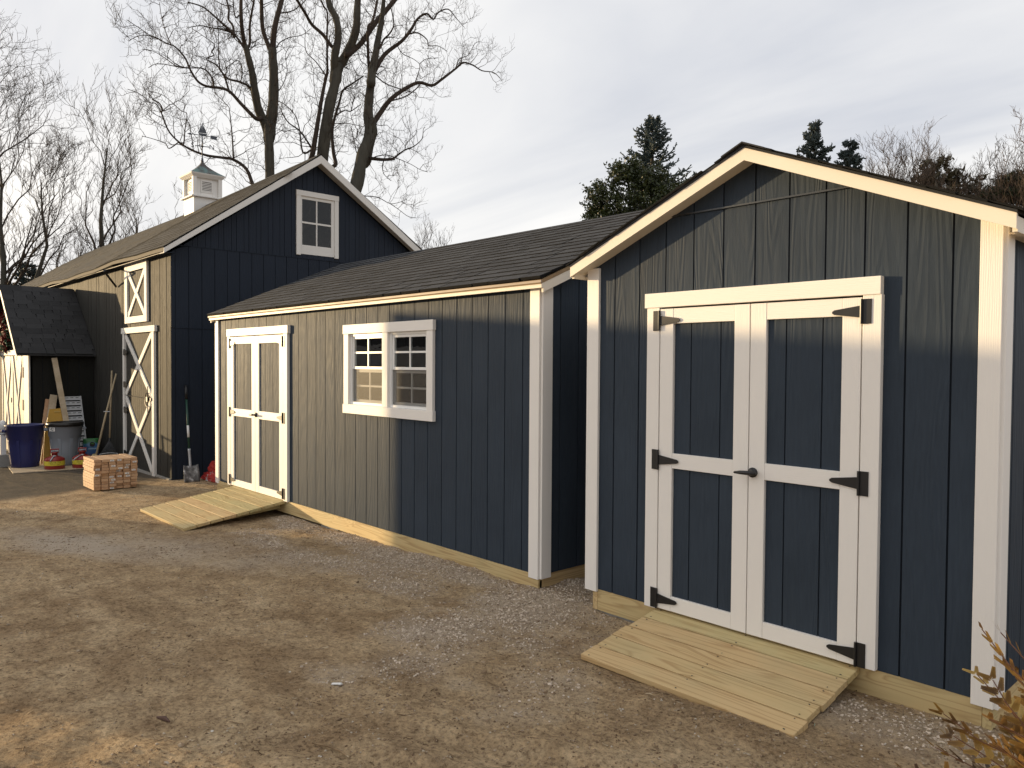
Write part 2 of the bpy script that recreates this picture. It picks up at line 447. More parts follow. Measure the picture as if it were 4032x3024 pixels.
def gravel_mask(x, y):
    strip = np.clip(1 - np.abs(y + 0.17) / 0.34, 0, 1) * np.clip((x - 1.7) / 0.5, 0, 1) * np.clip((6.6 - x) / 0.3, 0, 1) * 1.15
    g = np.maximum(strip, ell(x, y, 6.25, -0.42, 0.75, 0.42, -0.5))
    g = np.maximum(g, ell(x, y, 6.42, 0.5, 0.42, 1.2) * 0.9)
    g = np.maximum(g, ell(x, y, 6.35, -0.95, 0.42, 0.62, 0.25) * 0.85)
    g = np.maximum(g, ell(x, y, 6.60, -1.62, 0.42, 0.30, 0.6) * 0.9)
    g = np.maximum(g, ell(x, y, 6.95, -0.75, 0.40, 0.75, 0.2) * 0.75)
    g = np.maximum(g, ell(x, y, 7.05, -1.35, 0.5, 0.4, 0.2) * 0.45)
    g = np.maximum(g, ell(x, y, 3.3, -0.75, 1.5, 0.26, 0.03) * 0.5)
    g = np.maximum(g, ell(x, y, 4.9, -0.62, 0.9, 0.24, 0.0) * 0.62)
    g = np.maximum(g, ell(x, y, 8.95, -0.28, 0.55, 0.28) * 0.9)
    return np.clip(g * 0.92 + 0.75 * fbm(x, y, 0.45, 301) * (g > 0.02) - 0.06 * (g > 0.02), 0, 1)
def dust_mask(x, y):
    g = np.maximum(ell(x, y, 1.75, -2.2, 1.05, 0.36, 0.32), ell(x, y, 2.9, -1.45, 1.3, 0.45, 0.35) * 0.55)
    return np.clip(g + 0.45 * fbm(x, y, 0.7, 411) * (g > 0.02), 0, 1)
def height(x, y):
    h = 0.02 + 0.015 * np.clip(x, -6, 10)
    near = np.clip((x + 6) / 3, 0, 1) * np.clip((12 - x) / 2, 0, 1) * np.clip((0.6 - y) / 0.4, 0.2, 1)
    h = h + near * (0.022 * fbm(x, y, 1.1, 21) + 0.022 * fbm(x, y, 0.28, 31, 5) * (0.35 + 0.65 * np.clip((x - 2) / 4, 0, 1)))
    h = h + gravel_mask(x, y) * (0.02 * np.clip((y + 0.9) / 0.6, 0, 1) + 0.018 * np.clip((y + 0.22) / 0.2, 0, 1))
    # wheel ruts curving past the ramp, lower right
    for off in (0.0, 0.34, 0.62):
        c = -1.62 - off + 0.42 * (x - 8.2)
        h = h - 0.026 * np.exp(-((y - c) / 0.075) ** 2) * np.clip((x - 6.9) / 0.7, 0, 1) + 0.016 * np.exp(-((y - c - 0.13) / 0.06) ** 2) * np.clip((x - 6.9) / 0.7, 0, 1)
    # spoil thrown up against the foot of the near ramp
    h = h + 0.022 * np.exp(-((y + 0.93) / 0.10) ** 2) * np.clip((x - 7.0) / 0.3, 0, 1) * np.clip((9.0 - x) / 0.3, 0, 1)
    return h
xs = np.unique(np.concatenate([np.linspace(-400, -40, 13), np.linspace(-40, -7, 60), np.arange(-7, 4, 0.04), np.arange(4, 10.6, 0.02), np.linspace(10.6, 40, 40), np.linspace(40, 400, 13)]))
ys = np.unique(np.concatenate([np.linspace(-400, -40, 13), np.linspace(-40, -4.6, 50), np.arange(-4.6, 0.5, 0.022), np.linspace(0.5, 40, 70), np.linspace(40, 400, 13)]))
GX, GY = np.meshgrid(xs, ys); shp = GX.shape
GZ = height(GX, GY)
idx = np.arange(GX.size).reshape(shp)
quads = np.stack([idx[:-1, :-1], idx[:-1, 1:], idx[1:, 1:], idx[1:, :-1]], -1).reshape(-1, 4)
gme = np_mesh('ground', np.stack([GX, GY, GZ], -1).reshape(-1, 3), quads)
asph = np.clip((-1.75 - GX - 0.28 * (GY + 1.5) + 0.35 * fbm(GX, GY, 0.9, 77)) / 0.35, 0, 1)
for nm, arr in (('gravel', gravel_mask(GX, GY)), ('dust', dust_mask(GX, GY)), ('asphalt', asph)):
    a = gme.attributes.new(nm, 'FLOAT', 'POINT'); a.data.foreach_set('value', arr.ravel().astype(np.float32))
def mat_ground():
    n = N('bare_dirt'); c = n.coord()
    def att(k): 
        a = n('ShaderNodeAttribute'); a.attribute_name = k; return a.outputs['Fac']
    g, d, a = att('gravel'), att('dust'), att('asphalt')
    big = n.noise(c, 0.75, 5, 0.6, 0.4); mid = n.noise(c, 3.2, 6, 0.65, 0.5); sm = n.noise(c, 17, 6, 0.7); fine = n.noise(c, 90, 4, 0.7); grit = n.noise(c, 320, 2)
    streak = n.noise(n.mapping(c, (1.2, 7, 1), (0, 0, 0.35)), 1.0, 5, 0.65)
    col = n.ramp(mid, [(0.30, (0.33, 0.22, 0.122)), (0.5, (0.53, 0.385, 0.23)), (0.72, (0.68, 0.525, 0.335))])
    col = n.mix(n.math('MULTIPLY', n.ramp(big, [(0.38, (0, 0, 0)), (0.64, (1, 1, 1))]), 0.5), col, (0.50, 0.370, 0.225))
    col = n.mix(n.math('MULTIPLY', n.ramp(streak, [(0.5, (0, 0, 0)), (0.72, (1, 1, 1))]), 0.4), col, (0.21, 0.14, 0.085))
    sf = n.ramp(sm, [(0.28, (0.60, 0.58, 0.56)), (0.50, (1, 1, 1)), (0.75, (1.35, 1.35, 1.33))])
    col = n.mix(0.85, col, sf, 'MULTIPLY')
    wet = n.ramp(n.noise(n.mapping(c, (0.8, 1.5, 1), (0, 0, 0.5)), 1.1, 4, 0.6, 0.8), [(0.48, (1, 1, 1)), (0.62, (0.66, 0.61, 0.56))])
    col = n.mix(0.6, col, wet, 'MULTIPLY')
    clod = n.ramp(n.noise(c, 48, 4, 0.7), [(0.37, (0.50, 0.46, 0.43)), (0.50, (1, 1, 1)), (0.72, (1.3, 1.27, 1.22))])
    col = n.mix(0.8, col, clod, 'MULTIPLY')
    col = n.mix(n.math('MULTIPLY', n.math('GREATER_THAN', fine, 0.64), 0.5), col, (0.52, 0.43, 0.31))
    gc = n.mix(fine, (0.36, 0.285, 0.215), (0.66, 0.55, 0.43))
    gm = n.math('MULTIPLY', n.math('ADD', n.math('MULTIPLY', n.math('SUBTRACT', mid, 0.5), 1.3), g, clamp=True), n.math('GREATER_THAN', g, 0.02))
    col = n.mix(n.math('MULTIPLY', gm, 0.72), col, gc)
    dm = n.math('MULTIPLY', n.math('ADD', n.math('MULTIPLY', n.math('SUBTRACT', sm, 0.5), 1.5), d, clamp=True), n.math('GREATER_THAN', d, 0.02))
    col = n.mix(n.math('MULTIPLY', dm, 0.8), col, n.mix(fine, (0.42, 0.35, 0.275), (0.68, 0.58, 0.47)))
    ac = n.mix(mid, (0.070, 0.058, 0.046), (0.16, 0.135, 0.105)); ac = n.mix(0.5, ac, sf, 'MULTIPLY')
    ac = n.mix(n.math('MULTIPLY', n.ramp(streak, [(0.5, (0, 0, 0)), (0.7, (1, 1, 1))]), 0.5), ac, (0.20, 0.155, 0.10))
    col = n.mix(a, col, ac)
    h = n.math('ADD', n.math('MULTIPLY', sm, 0.9), n.math('ADD', n.math('MULTIPLY', fine, 0.55), n.math('MULTIPLY', grit, 0.22)))
    return n.done(col, 0.95, 0.12, h, 1.0, 0.035)
ground = obj('ground', gme, mat_ground()); ground['kind'] = 'structure'

# loose stone, chips and twigs on the ground
def stones(name, pts, size, mat, flat=0.65):
    phi = (1 + 5 ** 0.5) / 2
    ico = unit(np.array([(-1, phi, 0), (1, phi, 0), (-1, -phi, 0), (1, -phi, 0), (0, -1, phi), (0, 1, phi), (0, -1, -phi), (0, 1, -phi), (phi, 0, -1), (phi, 0, 1), (-phi, 0, -1), (-phi, 0, 1)], float))
    fc = np.array([(0, 11, 5), (0, 5, 1), (0, 1, 7), (0, 7, 10), (0, 10, 11), (1, 5, 9), (5, 11, 4), (11, 10, 2), (10, 7, 6), (7, 1, 8), (3, 9, 4), (3, 4, 2), (3, 2, 6), (3, 6, 8), (3, 8, 9), (4, 9, 5), (2, 4, 11), (6, 2, 10), (8, 6, 7), (9, 8, 1)])
    n = len(pts)
    V = ico[None] * (1 + 0.28 * RNG.normal(size=(n, 12, 1)).clip(-1.2, 1.2))
    V = V * (size[:, None, None] * RNG.uniform(0.6, 1.25, (n, 1, 3)) * np.array([1, 1, flat]))
    a = RNG.uniform(0, 6.28, n); ca, sa = np.cos(a)[:, None], np.sin(a)[:, None]
    X, Y = V[..., 0] * ca - V[..., 1] * sa, V[..., 0] * sa + V[..., 1] * ca
    V = np.stack([X, Y, V[..., 2]], -1) + pts[:, None, :]
    me = np_mesh(name, V.reshape(-1, 3), None, (fc[None] + (np.arange(n) * 12)[:, None, None]).reshape(-1, 3), smooth=False)
    o = obj(name, me, mat); o['kind'] = 'stuff'; return o
def mat_stones():
    n = N('crushed_stone'); c = n.coord(); v = n.voronoi(c, 45, out='Color'); s = n('ShaderNodeSeparateColor'); n.l.new(v, s.inputs[0])
    col = n.ramp(s.outputs[0], [(0.0, (0.26, 0.20, 0.145)), (0.5, (0.48, 0.39, 0.30)), (1.0, (0.66, 0.56, 0.45))])
    return n.done(col, 0.9, 0.2, n.noise(c, 400, 3), 0.4, 0.002)
M_STONE = mat_stones()
def scatter(n, x0, x1, y0, y1, fn):
    x, y = RNG.uniform(x0, x1, n), RNG.uniform(y0, y1, n); k = RNG.uniform(0, 1, n) < fn(x, y)
    return x[k], y[k]
def blocked(x, y):
    """inside a building or under a ramp"""
    return ((x > -0.05) & (x < 6.08) & (y > 0.0)) | ((x > 6.70) & (x < 9.1) & (y > -0.06)) | ((x > 7.25) & (x < 8.5) & (y > -0.78)) | ((x > 0.55) & (x < 1.93) & (y > -1.12)) | ((x < -2.0) & (y > 0))
x, y = scatter(150000, 1.6, 9.5, -2.3, 1.6, lambda x, y: np.clip(gravel_mask(x, y) * 1.1 - 0.22, 0, 1) * ~blocked(x, y))
sz = RNG.uniform(0.003, 0.0082, len(x)) * (1 + 0.5 * (RNG.uniform(size=len(x)) > 0.9))
o = stones('gravel', np.stack([x, y, height(x, y) + sz * 0.25], -1), sz, M_STONE)
tag(o, 'loose grey crushed stone strewn along the foot of the sheds', 'gravel')
x, y = scatter(60000, -1.5, 10.3, -4.2, 0.3, lambda x, y: (0.08 + 0.3 * (fbm(x, y, 0.6, 505) > 0.25) + 0.6 * (x > 6.6)) * ~blocked(x, y))
sz = RNG.uniform(0.002, 0.0075, len(x)) * (1 + 0.9 * (RNG.uniform(size=len(x)) > 0.97))
n_ = N('dirt_pebbles'); c_ = n_.coord(); v_ = n_.voronoi(c_, 30, out='Color'); s_ = n_('ShaderNodeSeparateColor'); n_.l.new(v_, s_.inputs[0])
M_PEB = n_.done(n_.ramp(s_.outputs[0], [(0.0, (0.13, 0.085, 0.05)), (0.70, (0.30, 0.215, 0.135)), (0.95, (0.44, 0.37, 0.28)), (1.0, (0.6, 0.55, 0.48))]), 0.9, 0.2)
o = stones('pebbles', np.stack([x, y, height(x, y) + sz * 0.2], -1), sz, M_PEB)
tag(o, 'small brown pebbles and clods scattered over the bare dirt', 'pebbles')
x, y = scatter(9000, -1.5, 10.2, -4.2, 0.2, lambda x, y: 0.75 * ~blocked(x, y) * (fbm(x, y, 0.9, 611) > -0.2))
L = RNG.uniform(0.006, 0.035, len(x)) * (1 + 1.5 * (RNG.uniform(size=len(x)) > 0.97)); a = RNG.normal(0.3, 0.8, len(x))
d = np.stack([np.cos(a), np.sin(a), RNG.normal(0, 0.08, len(x))], -1); b0 = np.stack([x, y, height(x, y) + 0.004], -1)
t = np.linspace(-0.5, 0.5, 3)
P = b0[:, None] + d[:, None] * L[:, None, None] * t[None, :, None]; P[:, 1] += RNG.normal(0, 0.003, (len(x), 3))
V, Q = tubes(P, np.repeat((L * 0.07).clip(0.0012, 0.003)[:, None], 3, 1), 3)
n_ = N('wood_chips'); c_ = n_.coord()
M_CHIP = n_.done(n_.ramp(n_.noise(c_, 9, 2), [(0.38, (0.09, 0.055, 0.03)), (0.55, (0.30, 0.21, 0.12)), (0.68, (0.60, 0.50, 0.35))]), 0.85, 0.2)
o = obj('wood_chips', np_mesh('wood_chips', V, Q), M_CHIP); o['kind'] = 'stuff'
tag(o, 'straw, bark slivers and wood chips littering the dirt yard', 'litter')

# ------------------------------------------------------------------ shed builders
G = 0.2032                                                     # groove spacing of the panel siding
def minus(rect, hole):
    """rectangle (a0, a1, z0, z1) minus a hole -> list of rectangles"""
    a0, a1, z0, z1 = rect; h0, h1, k0, k1 = hole
    if h1 <= a0 or h0 >= a1 or k1 <= z0 or k0 >= z1: return [rect]
    out = []
    if h0 > a0: out.append((a0, h0, z0, z1))
    if h1 < a1: out.append((h1, a1, z0, z1))
    c0, c1 = max(a0, h0), min(a1, h1)
    if k0 > z0: out.append((c0, c1, z0, k0))
    if k1 < z1: out.append((c0, c1, k1, z1))
    return out
def siding(parent, axis, face, out, cuts, z0, ztop, mat, holes=(), gap=0.0095, depth=0.007, proud=0.0, name='siding_board', joined=False, wob=0.0):
    """boards between successive cuts along x (axis 0) or y (axis 1); ztop(a) is the roof line; 'out' is the outward sign"""
    acc = MB()
    for c0, c1 in zip(cuts[:-1], cuts[1:]):
        rects = [(c0 + gap / 2, c1 - gap / 2, z0, None)]
        todo = [(c0 + gap / 2, c1 - gap / 2, z0, 99.0)]
        for h in holes:
            todo = [r for q in todo for r in minus(q, h)]
        w = random.uniform(-wob, wob)
        for a0, a1, k0, k1 in todo:
            if a1 - a0 < 0.004: continue
            t0, t1 = (ztop(a0), ztop(a1)) if k1 > 50 else (k1, k1)
            if max(t0, t1) - k0 < 0.01: continue
            f0, f1 = face + out * (proud + w), face - out * depth
            mid = 0.5 * (a0 + a1); pts = [(a0, k0), (a1, k0), (a1, t1)]
            tm = ztop(mid) if k1 > 50 else k1
            if tm > max(t0, t1) + 1e-4 and k1 > 50: pts.append((a0 + (a1 - a0) * 0.5, tm))
            pts.append((a0, t0))
            mb = acc if joined else MB()
            mb.prism(pts, 1 if axis == 0 else 0, f0, f1)
            if not joined: obj(name, mb, mat, parent)
    if joined: obj('siding', acc, mat, parent, kind='stuff')
def backing(parent, axis, face, out, a0, a1, z0, ztop, holes, mat, thick=0.03, off=0.007, peak=None):
    """solid wall behind the grooves, with real openings"""
    pieces = [(a0, a1, z0, 99.0)] if peak is None else [(a0, peak, z0, 99.0), (peak, a1, z0, 99.0)]
    for h in holes: pieces = [r for q in pieces for r in minus(q, h)]
    mb = MB()
    for p0, p1, k0, k1 in pieces:
        t0, t1 = (ztop(p0), ztop(p1)) if k1 > 50 else (k1, k1)
        mb.prism([(p0, k0), (p1, k0), (p1, t1), (p0, t0)], 1 if axis == 0 else 0, face - out * off, face - out * (off + thick))
    return obj('wall_sheathing', mb, mat, parent)
SHING = {}
def shingle_mesh(w, expo, ov, th, key, key_mat):
    k = (round(w, 3), key)
    if k not in SHING:
        mb = MB()    # lower edge thick, upper edge tucked thin under the next course; local x along the eave, y up-slope
        a, b = -w / 2 + 0.006, w / 2 - 0.006; L = expo + ov
        mb.poly([(a, 0, 0), (b, 0, 0), (b, L, 0), (a, L, 0), (a, 0, th), (b, 0, th), (b, L, th * 0.35), (a, L, th * 0.35)],
                [(0, 3, 2, 1), (4, 5, 6, 7), (0, 1, 5, 4), (1, 2, 6, 5), (2, 3, 7, 6), (3, 0, 4, 7)])
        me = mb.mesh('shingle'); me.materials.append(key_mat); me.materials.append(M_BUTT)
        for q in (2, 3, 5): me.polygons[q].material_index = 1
        SHING[k] = me
    return SHING[k]
def shingles(parent, eave, u, v, length, slope_len, mat, expo=0.14, width=0.32, th=0.009, limit=10 ** 6, order=None, jag=0.0):
    """courses of single shingles: eave = start point, u along the eave, v up the slope (unit vectors)"""
    eave, u, v = Vector(eave), Vector(u).normalized(), Vector(v).normalized(); nrm = u.cross(v)
    if nrm.z < 0: nrm = -nrm
    rows = int(math.ceil(slope_len / expo)); todo = []
    for r in range(rows):
        x = -((r * 0.37) % 1.0) * width
        while x < length:
            w = width * random.choice((0.55, 0.8, 1.0, 1.2))
            a, b = max(x, random.uniform(-jag, 0)), min(x + w, length + random.uniform(0, jag)); x += w
            if b - a > 0.04: todo.append((r, (a + b) / 2, round((b - a) / 0.02) * 0.02))
    if order: todo.sort(key=order)
    big = MB()
    par_loc = parent.location
    rot = Matrix((u, v, nrm)).transposed().to_4x4()
    tilt = Matrix.Rotation(math.radians(1.6), 4, 'X')
    for i, (r, xc, w) in enumerate(todo):
        ov = min(0.05, max(0.004, slope_len - (r + 1) * expo + 0.02))
        me = shingle_mesh(w, min(expo, slope_len - r * expo), ov, th, (mat.name, round(ov, 3), th, round(min(expo, slope_len - r * expo), 3)), mat)
        p = eave + u * xc + v * (r * expo + random.uniform(-0.004, 0.004)) + nrm * (0.004 + random.uniform(0, 0.003))
        M = Matrix.Translation(p) @ rot @ tilt
        if i < limit:
            o = bpy.data.objects.new('shingle', me); COL.objects.link(o)
            o.parent = parent; o.matrix_parent_inverse = Matrix.Translation(-par_loc); o.matrix_basis = M
        else:
            big.poly([tuple(M @ q.co) for q in me.vertices], [tuple(f.vertices) for f in me.polygons])
    if big.v: obj('shingles', big, mat, parent, kind='stuff')
def hinge(parent, x, y, z, s, k=1.0):
    """black T hinge: plate on the trim, tapering strap pointing along s on the door"""
    mb = MB()
    mb.prism([(x - s * 0.048 * k, z - 0.062 * k), (x, z - 0.062 * k), (x, z + 0.062 * k), (x - s * 0.048 * k, z + 0.062 * k)], 1, y, y - 0.004)
    mb.tube([(x, y - 0.008, z - 0.062 * k), (x, y - 0.008, z + 0.062 * k)], 0.007 * k, 8)
    L = 0.150 * k
    mb.prism([(x, z - 0.031 * k), (x + s * L * 0.92, z - 0.012 * k), (x + s * L, z - 0.004 * k), (x + s * L, z + 0.004 * k), (x + s * L * 0.92, z + 0.012 * k), (x, z + 0.031 * k)], 1, y - 0.001, y - 0.006)
    o = obj('hinge', mb, M_BLACK, parent)
    for q in (0.25, 0.55, 0.88):
        mb2 = MB().lathe([(0.005, 0), (0.004, 0.002)], n=8)
        mb2.v = [(x + s * L * q + a, y - 0.006 - c, z + b) for a, b, c in mb2.v]
        mb2.f = [f[::-1] for f in mb2.f]
    return o
def door_leaf(parent, x0, x1, z0, z1, stile, rails, y, cuts, hinge_side, nm='door', k=1.0):
    """framed door leaf: two stiles, three rails, siding panels behind; rails = [(z0, z1)] bottom, middle, top"""
    d = obj(nm, MB().box(x0 + 0.004, x1 - 0.004, y - 0.012, y + 0.02, z0 + 0.01, z1 - 0.01), M_BACK, parent)
    for a, b in ((x0, x0 + stile), (x1 - stile, x1)):
        obj('stile', MB().box(a, b, y - 0.038, y - 0.0125, z0, z1), M_WV, d, bevel=0.002)
    for a, b in rails:
        obj('rail', MB().box(x0 + stile + 0.0006, x1 - stile - 0.0006, y - 0.0365, y - 0.0125, a, b), M_WH, d, bevel=0.002)
    pc = [x0 + stile] + [c for c in cuts if x0 + stile + 0.01 < c < x1 - stile - 0.01] + [x1 - stile]
    for (ra, rb), (sa, sb) in zip(rails[:-1], rails[1:]):
        for a, b in zip(pc[:-1], pc[1:]):
            obj('panel_board', MB().box(a + 0.0035, b - 0.0035, y - 0.020, y - 0.0125, rb, sa), M_NAVY, d)
    return d
def t_handle(parent, x, y, z):
    mb = MB().tube([(x + 0.02, y, z), (x + 0.02, y - 0.012, z)], 0.028, 14)
    mb.tube([(x + 0.02, y - 0.01, z), (x + 0.02, y - 0.045, z)], 0.011, 10)
    mb.tube([(x - 0.07, y - 0.05, z - 0.004), (x - 0.03, y - 0.055, z), (x + 0.03, y - 0.055, z + 0.002), (x + 0.065, y - 0.05, z + 0.004)], [0.006, 0.011, 0.013, 0.008], 8)
    return obj('handle', mb, M_BLACK, parent, smooth=True)

# ---- long shed with the window -------------------------------------------------
MX0, MX1, MY1 = -0.09, 6.096, 3.80
MZ0, MZT = 0.23, 2.392
RS = 0.4246                                                   # roof slope
shed = thing('long_shed', 'long navy shed with white double window and lit double doors, between barn and near shed', 'shed', (3.0, 1.9, 0.05))
win = (3.36, 4.69, 1.402, 2.108)
cutsM = [MX0] + [k * G for k in range(0, 30)] + [MX1]
doorM = (0.42, 1.925, 0.0, 2.15)
holesM = [(win[0], win[1], win[2], win[3]), (doorM[0], doorM[1], 0.0, 2.15)]
flat = lambda a: MZT
siding(shed, 0, 0.0, -1, cutsM, MZ0, flat, M_NAVY, holesM)
backing(shed, 0, 0.0, -1, MX0, MX1, MZ0 - 0.001, lambda a: MZT - 0.002, holesM, M_BACK)
gab = lambda y: 2.385 + RS * (min(y, MY1 - y) + 0.0)
cutsS = [0.0] + [k * G for k in range(1, 19)] + [MY1]
siding(shed, 1, MX1, 1, cutsS, MZ0, gab, M_NAVY)
backing(shed, 1, MX1, 1, 0.04, MY1, MZ0 - 0.001, lambda y: gab(y) - 0.003, [], M_BACK, peak=MY1 / 2)
siding(shed, 1, MX0, -1, cutsS, MZ0, gab, M_NAVY, joined=True)
backing(shed, 1, MX0, -1, 0.04, MY1, MZ0 - 0.001, lambda y: gab(y) - 0.003, [], M_BACK, peak=MY1 / 2)
obj('back_wall', MB().box(MX0, MX1, MY1 - 0.04, MY1, MZ0, MZT + 0.035), M_NAVY, shed)
obj('floor_deck', MB().box(MX0 + 0.04, MX1 - 0.04, 0.042, MY1 - 0.05, MZ0 - 0.02, MZ0), M_OSB, shed)
for x in (3.44, 4.08, 5.0, 5.6, 2.6):
    obj('stud', MB().box(x, x + 0.038, 0.055, 0.144, MZ0 + 0.001, MZT - 0.01), M_OSB, shed)
# white corner boards
obj('corner_board', MB().box(-0.105, -0.002, -0.022, -0.0005, 0.20, 2.385), M_WV, shed, bevel=0.002)
obj('corner_board', MB().box(5.992, 6.094, -0.022, -0.0005, 0.20, 2.385), M_WV, shed, bevel=0.002)
obj('corner_board', MB().box(6.0965, 6.118, -0.006, 0.098, 0.205, 2.40), M_WV, shed, bevel=0.002)
# rim joists on block piers
obj('rim_joist', MB().box(MX0 + 0.02, 6.092, -0.012, 0.027, 0.088, 0.229), M_TRX, shed, bevel=0.002)
obj('rim_joist', MB().box(6.052, 6.09, 0.028, MY1, 0.088, 0.229), M_TRY, shed, bevel=0.002)
obj('lumber_tag', MB().box(6.0905, 6.092, 0.005, 0.024, 0.13, 0.19), mat_plain('blue_lumber_tag', (0.12, 0.36, 0.46), 0.5), shed)
obj('rim_joist', MB().box(MX0 + 0.02, MX0 + 0.06, 0.03, MY1, 0.088, 0.229), M_TRY, shed)
for x in (0.1, 2.75, 5.0):
    obj('pier_block', MB().box(x, x + 0.36, 0.0, 0.2, -0.05, 0.0875), M_CONC, shed, bevel=0.004)
# roof: decking, fascia, shingles
EY, EZ = -0.085, 2.432
deck = MB()
for sgn in (1, -1):
    f = (lambda y: y) if sgn == 1 else (lambda y: MY1 - y)
    deck.prism([(f(EY), EZ), (f(MY1 / 2), EZ + RS * (MY1 / 2 - EY)), (f(MY1 / 2), EZ + RS * (MY1 / 2 - EY) - 0.03), (f(EY), EZ - 0.028)], 0, MX0 - 0.075, MX1 + 0.075)
obj('roof_deck', deck, M_OSB, shed)
obj('fascia', MB().box(MX0 - 0.07, 2.02, -0.078, -0.058, 2.376, EZ - 0.012), M_FASCIA, shed)
obj('fascia', MB().box(2.024, 4.46, -0.078, -0.058, 2.376, EZ - 0.012), M_FASCIA, shed)
obj('fascia', MB().box(4.464, MX1 + 0.073, -0.078, -0.058, 2.376, EZ - 0.012), M_FASCIA, shed)
obj('drip_edge', MB().box(MX0 - 0.078, MX1 + 0.08, -0.092, -0.0785, EZ - 0.020, EZ - 0.002), M_DRIP, shed)
obj('soffit', MB().box(MX0 - 0.05, MX1 + 0.05, -0.057, 0.02, 2.386, 2.398), M_NAVY, shed)
for xx in (MX1 + 0.052, MX0 - 0.072):
    for sgn in (1, -1):
        f = (lambda y: y) if sgn == 1 else (lambda y: MY1 - y)
        top = lambda y: EZ - 0.03 + RS * (y - EY)
        obj('rake_board', MB().prism([(f(-0.057), top(-0.057) - 0.07), (f(MY1 / 2), top(MY1 / 2) - 0.07), (f(MY1 / 2), top(MY1 / 2)), (f(-0.057), top(-0.057))], 0, xx, xx + 0.02), M_FASCIA, shed)
sl = math.hypot(1, RS); uS = Vector((0, 1 / sl, RS / sl))
shingles(shed, (MX0 - 0.088, EY - 0.012, EZ + 0.001), (1, 0, 0), uS, MX1 - MX0 + 0.176, (MY1 / 2 - EY) * sl + 0.02, M_SH, expo=0.138, width=0.36, th=0.022)
bk = MB().prism([(MY1 - EY, EZ + 0.012), (MY1 / 2, EZ + 0.012 + RS * (MY1 / 2 - EY)), (MY1 / 2, EZ + RS * (MY1 / 2 - EY) + 0.0), (MY1 - EY, EZ + 0.001)], 0, MX0 - 0.085, MX1 + 0.085)
obj('back_shingles', bk, M_SH, shed)
RZ = EZ + RS * (MY1 / 2 - EY)
x = MX0 - 0.09
while x < MX1 + 0.08:
    e = min(x + 0.17, MX1 + 0.09)
    obj('ridge_cap', MB().prism([(MY1 / 2 - 0.14, RZ - 0.045), (MY1 / 2, RZ + 0.018), (MY1 / 2 + 0.14, RZ - 0.045), (MY1 / 2 + 0.14, RZ - 0.032), (MY1 / 2, RZ + 0.032), (MY1 / 2 - 0.14, RZ - 0.032)], 0, x, e + 0.004), M_SH, shed)
    x += 0.17
# double doors
obj('door_header', MB().box(0.32, 2.048, -0.040, -0.0005, 2.150, 2.243), M_WH, shed, bevel=0.002)
obj('door_trim', MB().box(0.332, 0.420, -0.034, -0.0005, 0.226, 2.1495), M_WV, shed, bevel=0.002)
obj('door_trim', MB().box(1.926, 2.026, -0.034, -0.0005, 0.226, 2.1495), M_WV, shed, bevel=0.002)
railsM = [(0.236, 0.318), (1.132, 1.228), (2.048, 2.140)]
dl = door_leaf(shed, 0.425, 1.170, 0.236, 2.140, 0.098, railsM, 0.006, cutsM, -1)
dr = door_leaf(shed, 1.176, 1.921, 0.236, 2.140, 0.098, railsM, 0.006, cutsM, 1)
for z in (2.06, 1.18, 0.31):
    hinge(dl, 0.424, -0.0345, z, 1); hinge(dr, 1.923, -0.0345, z, -1)
t_handle(dr, 1.19, -0.032, 1.18)
